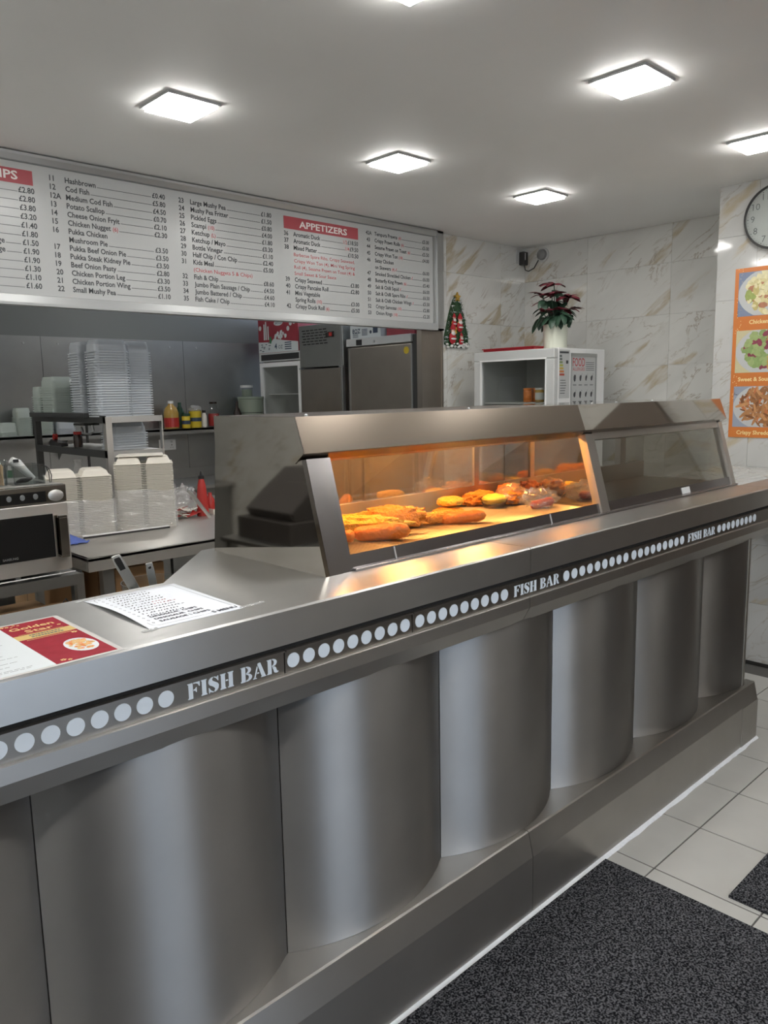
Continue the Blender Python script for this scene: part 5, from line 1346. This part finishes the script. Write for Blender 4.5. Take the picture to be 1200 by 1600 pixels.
for q in range(14):
    az = 2 * PI * q / 14 + rnd.uniform(-.2, .2); h_ = FT_ + rnd.uniform(.19, .27)
    o = link('leaf', lg, pp, Vector((px_ + .03 * math.cos(az), py_ + .03 * math.sin(az), h_)) - origin_of(pp)); o.rotation_euler = (0, rnd.uniform(.2, .8), az)
    stem_mb.tube([(px_ + .01 * math.cos(az), py_ + .01 * math.sin(az), bz), (px_ + .03 * math.cos(az), py_ + .03 * math.sin(az), h_)], .002, 5)
part('stems', stem_mb, M['leaf_green'], pp, smooth=60)

# ================================================================ WALL PIECES
yw = 3.694
xt_ = thing('christmas_wall_decoration', 'tinsel Christmas tree wall hanging with little red and white figures', 'wall decoration', (4.24, yw, 2.03))
tw = [(0, .33), (.03, .30), (.05, .26), (.075, .20), (.10, .12), (.125, .04), (.12, -.01), (.06, -.03), (-.06, -.03), (-.12, -.01), (-.125, .04), (-.10, .12), (-.075, .20), (-.05, .26), (-.03, .30)]
part('backing', MB().prism(tw, (0, -.012, 0), (4.24, yw, 1.89), X3, Z3), M['tinsel'], xt_)
tin, tsl = MB(), MB()
for k in range(260):
    t = rnd.random(); w = .125 * (1 - t) ** .8 + .015; x = rnd.choice((-1, 1)) * w * (rnd.random() ** .35) ; zz = .33 * t
    a = rnd.random() * 2 * PI; L = .018
    b_ = Vector((4.24 + x, yw - .012, 1.89 + zz)); e_ = b_ + Vector((math.cos(a) * L, -.006 - .012 * rnd.random(), math.sin(a) * L))
    (tsl if rnd.random() < .35 else tin).prism([(-.0022, 0), (.0022, 0), (0, 1)], (0, -.0015, 0), b_, X3 if abs(math.sin(a)) > .5 else Z3, e_ - b_)
part('tinsel', tin, M['tinsel'], xt_, kind='stuff'); part('silver_tinsel', tsl, M['tinsel_silver'], xt_, kind='stuff')
part('star', MB().prism([(.034 * (1 if i % 2 == 0 else .45) * math.sin(PI * i / 5), .034 * (1 if i % 2 == 0 else .45) * math.cos(PI * i / 5)) for i in range(10)], (0, -.014, 0), (4.24, yw - .012, 2.205), X3, Z3), M['gold_star'], xt_)
def figure(x, zz, s, hat=True):
    c = (x, yw - .024, zz)
    b = part('figurine', MB().blob((x, yw - .022, zz), (.026 * s, .012, .03 * s), .1, 3, 5, 14, 10), M['xred'], xt_, smooth=60)
    part('face', MB().blob((x, yw - .026, zz + .036 * s), (.014 * s, .010, .014 * s), .05, 3, 6, 12, 8), M['skin'], b, smooth=60)
    part('beard', MB().blob((x, yw - .030, zz + .024 * s), (.015 * s, .008, .012 * s), .25, 3, 7, 12, 8), M['xwhite'], b, smooth=60)
    part('hat', MB().lathe([(.017 * s, 0), (.012 * s, .016 * s), (.003 * s, .034 * s)], (x, yw - .024, zz + .042 * s), 12), M['xred'], b, smooth=60)
    part('trim', MB().blob((x, yw - .025, zz + .044 * s), (.018 * s, .012, .005 * s), .2, 3, 8, 12, 6).blob((x, yw - .034, zz - .004 * s), (.022 * s, .004, .005 * s), .2, 3, 9, 12, 6), M['xwhite'], b, smooth=60)
figure(4.185, 1.925, 1.35); figure(4.262, 2.005, 1.2); figure(4.20, 2.025, .9); figure(4.275, 1.905, .8)
sn = MB()
for k in range(26): sn.blob((4.13 + .22 * rnd.random(), yw - .018, 1.862 + .03 * rnd.random()), (.012, .01, .008), .3, 3, k, 8, 6)
part('snow', sn, M['xwhite'], xt_, smooth=60)
gr_ = MB()
for k in range(8): gr_.blob((4.24 + rnd.uniform(-.06, .07), yw - .02, 1.94 + rnd.uniform(0, .10)), (.012, .008, .012), .2, 3, 50 + k, 8, 6)
part('bauble', gr_, M['gold_star'], xt_, smooth=60)

ch = thing('plug_in_charger', 'black plug-in adapter high in the corner of the marble wall', 'adapter', (4.99, yw, 2.53))
part('plate', MB().box(4.935, 5.025, yw - .006, yw, 2.50, 2.60), M['grey_white'], ch)
part('adapter', MB().box(4.965, 5.02, yw - .05, yw - .006, 2.49, 2.585), M['black'], ch, bevel=.004)
part('stripe', MB().box(4.980, 4.986, yw - .051, yw - .05, 2.525, 2.575), M['white'], ch)
al = thing('round_wall_sensor', 'round grey sensor on the marble end wall beside the adapter', 'sensor', (5.05, 3.53, 2.55))
part('base', MB().lathe([(.052, 0), (.052, .008), (.045, .012)], (5.050, 3.53, 2.553), 26, axis=(-1, 0, 0)), M['grey_white'], al, smooth=30)
part('dome', MB().lathe([(.040, .012), (.036, .03), (.02, .042), (.004, .045)], (5.050, 3.53, 2.553), 26, axis=(-1, 0, 0)), mat('sensor_grey', (.22, .22, .22), .4), al, smooth=40)
part('cable', MB().tube([(5.0, yw - .03, 2.49), (5.005, yw - .035, 2.455), (5.02, 3.64, 2.445), (5.035, 3.60, 2.465), (5.04, 3.565, 2.52)], .004, 6), M['black'], al, smooth=60)

# wall clock
XW = 4.400
ck = thing('wall_clock', 'large white wall clock with black rim and thin black numerals on the right wall', 'clock', (XW, 1.623, 2.42))
cc = (XW, 1.623, 2.42)
part('rim', MB().lathe([(.164, 0), (.166, .02), (.162, .032), (.154, .032), (.154, .02)], cc, 56, axis=(-1, 0, 0), cap=False), M['black'], ck, smooth=40)
part('dial', MB().lathe([(.156, .004), (.156, .016)], cc, 48, axis=(-1, 0, 0)), M['sheet'], ck)
nm = MB()
for h in range(12):
    a = PI / 2 - 2 * PI * h / 12; nn_ = str(12 if h == 0 else h)
    nm.text(nn_, (XW - .0165, 1.623 - .122 * math.cos(a), 2.42 + .122 * math.sin(a) - .017), UL, Z3, .048, None, -.012, 'C')
for h in range(60):
    a = 2 * PI * h / 60; nm.disc((XW - .0165, 1.623, 2.42), UL, Z3, .147 * math.cos(a), .147 * math.sin(a), .0016 if h % 5 else .0028, None, 6)
part('numerals', nm, M['ink'], ck)
def hand(ang, L, w):
    u = Vector((0, -math.cos(ang), math.sin(ang))); s_ = Vector((0, -math.sin(ang), -math.cos(ang)))
    return MB().prism([(-.02, -w), (L, -w * .5), (L, w * .5), (-.02, w)], (-.001, 0, 0), (XW - .019, 1.623, 2.42), u, s_)
part('hour_hand', hand(.6, .08, .004), M['ink'], ck); part('minute_hand', hand(-.2, .115, .003), M['ink'], ck)
part('glass', MB().lathe([(.155, .028), (.155, .029)], cc, 48, axis=(-1, 0, 0)), M['glass'], ck)

# food poster
ps = thing('food_poster', 'orange poster of three dish photos with yellow captions on the right wall', 'poster', (XW, 1.52, 1.275))
PO = (XW - .004, 1.826, 1.275)
part('board', MB().box(XW - .004, XW - .0002, 1.20, 1.826, 1.275, 2.178), M['orange'], ps)
cap_ = MB()
for zz, s in ((1.883, 'Chicken'), (1.580, 'Sweet & Sour'), (1.292, 'Crispy Shredded')):
    cap_.text(s, (XW - .0046, 1.742 + (.045 if s[0] == 'S' else (.0 if s[:2] == 'Ch' else .04)), zz), UL, Z3, .030, None, .03)
for k in range(60):
    q = rnd.random(); cap_.disc((XW - .0046, 1.826, 1.275), UL, Z3, .012 + .03 * rnd.random(), .60 * q + (.30 if q > .3 else .2) * 1.0, .0022, None, 6)
part('lettering', cap_, M['poster_txt'], ps)
pal = {'a': [(.62, .55, .28), (.72, .66, .40), (.50, .42, .16), (.30, .36, .10), (.42, .18, .10)], 'b': [(.50, .26, .07), (.58, .34, .10), (.24, .34, .12), (.32, .40, .16), (.25, .05, .08)], 'c': [(.30, .13, .05), (.42, .20, .08), (.20, .08, .03), (.55, .28, .12), (.50, .16, .06)]}
def dish(z0, z1, kk, bgc, seed):
    r = random.Random(seed); pm = mat('photo_ground_' + kk, bgc, .3)
    o = (XW - .0046, 1.806, z0); W, H_ = .56, z1 - z0
    p = part('dish_photo', MB().rect(o, UL, Z3, 0, W, 0, H_), pm, ps)
    plate = MB(); n = 40
    ex, ey, rx, ry = .205, H_ * .50, .205, H_ * .60
    pts = [(min(W, max(0.001, ex + rx * math.cos(2 * PI * i / n))), min(H_ - .001, max(.001, ey + ry * math.sin(2 * PI * i / n)))) for i in range(n)]
    o2 = (XW - .0048, 1.806, z0); plate.poly(o2, UL, Z3, pts); part('plate_print', plate, M['sheet'], p)
    mbs = [MB() for _ in range(5)]
    for k in range(230):
        a = r.random() * 2 * PI; q = math.sqrt(r.random()) * .86
        cx, cy = ex + .015 + rx * q * math.cos(a), ey + .006 + ry * q * math.sin(a)
        s_ = .010 + .014 * r.random()
        if kk == 'b' and cx < .17: ci = r.choice((2, 3, 3, 4))
        elif kk == 'b': ci = r.choice((0, 1))
        else: ci = r.choice((0, 0, 1, 1, 2, 3, 4))
        th = r.random() * PI; L_, W_ = s_ * (1.9 if kk == 'c' else 1.3), s_ * (.45 if kk == 'c' else .8)
        pts = [(cx + L_ * math.cos(2 * PI * i / 7) * math.cos(th) - W_ * math.sin(2 * PI * i / 7) * math.sin(th), cy + L_ * math.cos(2 * PI * i / 7) * math.sin(th) + W_ * math.sin(2 * PI * i / 7) * math.cos(th)) for i in range(7)]
        pts = [(min(W, max(.001, x)), min(H_ - .001, max(.001, y))) for x, y in pts]
        mbs[ci].poly((XW - .0049 - k * 1.2e-6, 1.806, z0), UL, Z3, pts)
    for i, mb_ in enumerate(mbs):
        if mb_.v: part('food_print', mb_, mat('food_%s_%d' % (kk, i), pal[kk][i], .3, var=.25, scale=60), p)
dish(1.925, 2.155, 'a', (.20, .24, .34), 3)
dish(1.625, 1.850, 'b', (.55, .50, .30), 5)
dish(1.332, 1.552, 'c', (.30, .33, .40), 9)

# till that the polished cabinet end mirrors
tl = thing('till', 'black till on a steel stand left of the picture, mirrored in the cabinet end', 'till', (.05, 2.95, 0))
part('stand', MB().box(-.22, .32, 2.72, 3.25, .86, .88).box(-.20, -.16, 2.74, 2.78, 0, .86).box(.26, .30, 2.74, 2.78, 0, .86).box(-.20, -.16, 3.19, 3.23, 0, .86).box(.26, .30, 3.19, 3.23, 0, .86), M['steel_dark'], tl)
part('drawer', MB().box(-.17, .25, 2.78, 3.20, .88, .98), M['till'], tl, bevel=.004)
part('body', MB().prism([(-.15, .98), (.20, .98), (.22, 1.02), (.12, 1.10), (-.02, 1.20), (-.15, 1.20)], (0, .36, 0), (0, 2.81, 0), X3, Z3), M['till'], tl, bevel=.006)
part('receipt', MB().box(-.05, .0, 2.87, 2.93, 1.205, 1.225), M['white'], tl)
kp = MB()
for i in range(5):
    for j in range(7): kp.bxc((.075 + i * .025 - .02, 2.85 + j * .035, 1.135 - i * .022), (.016, .024, .012))
part('keys', kp, M['grey_white'], tl)
part('display', MB().box(-.14, -.10, 2.90, 3.08, 1.20, 1.29), M['black'], tl, bevel=.004)
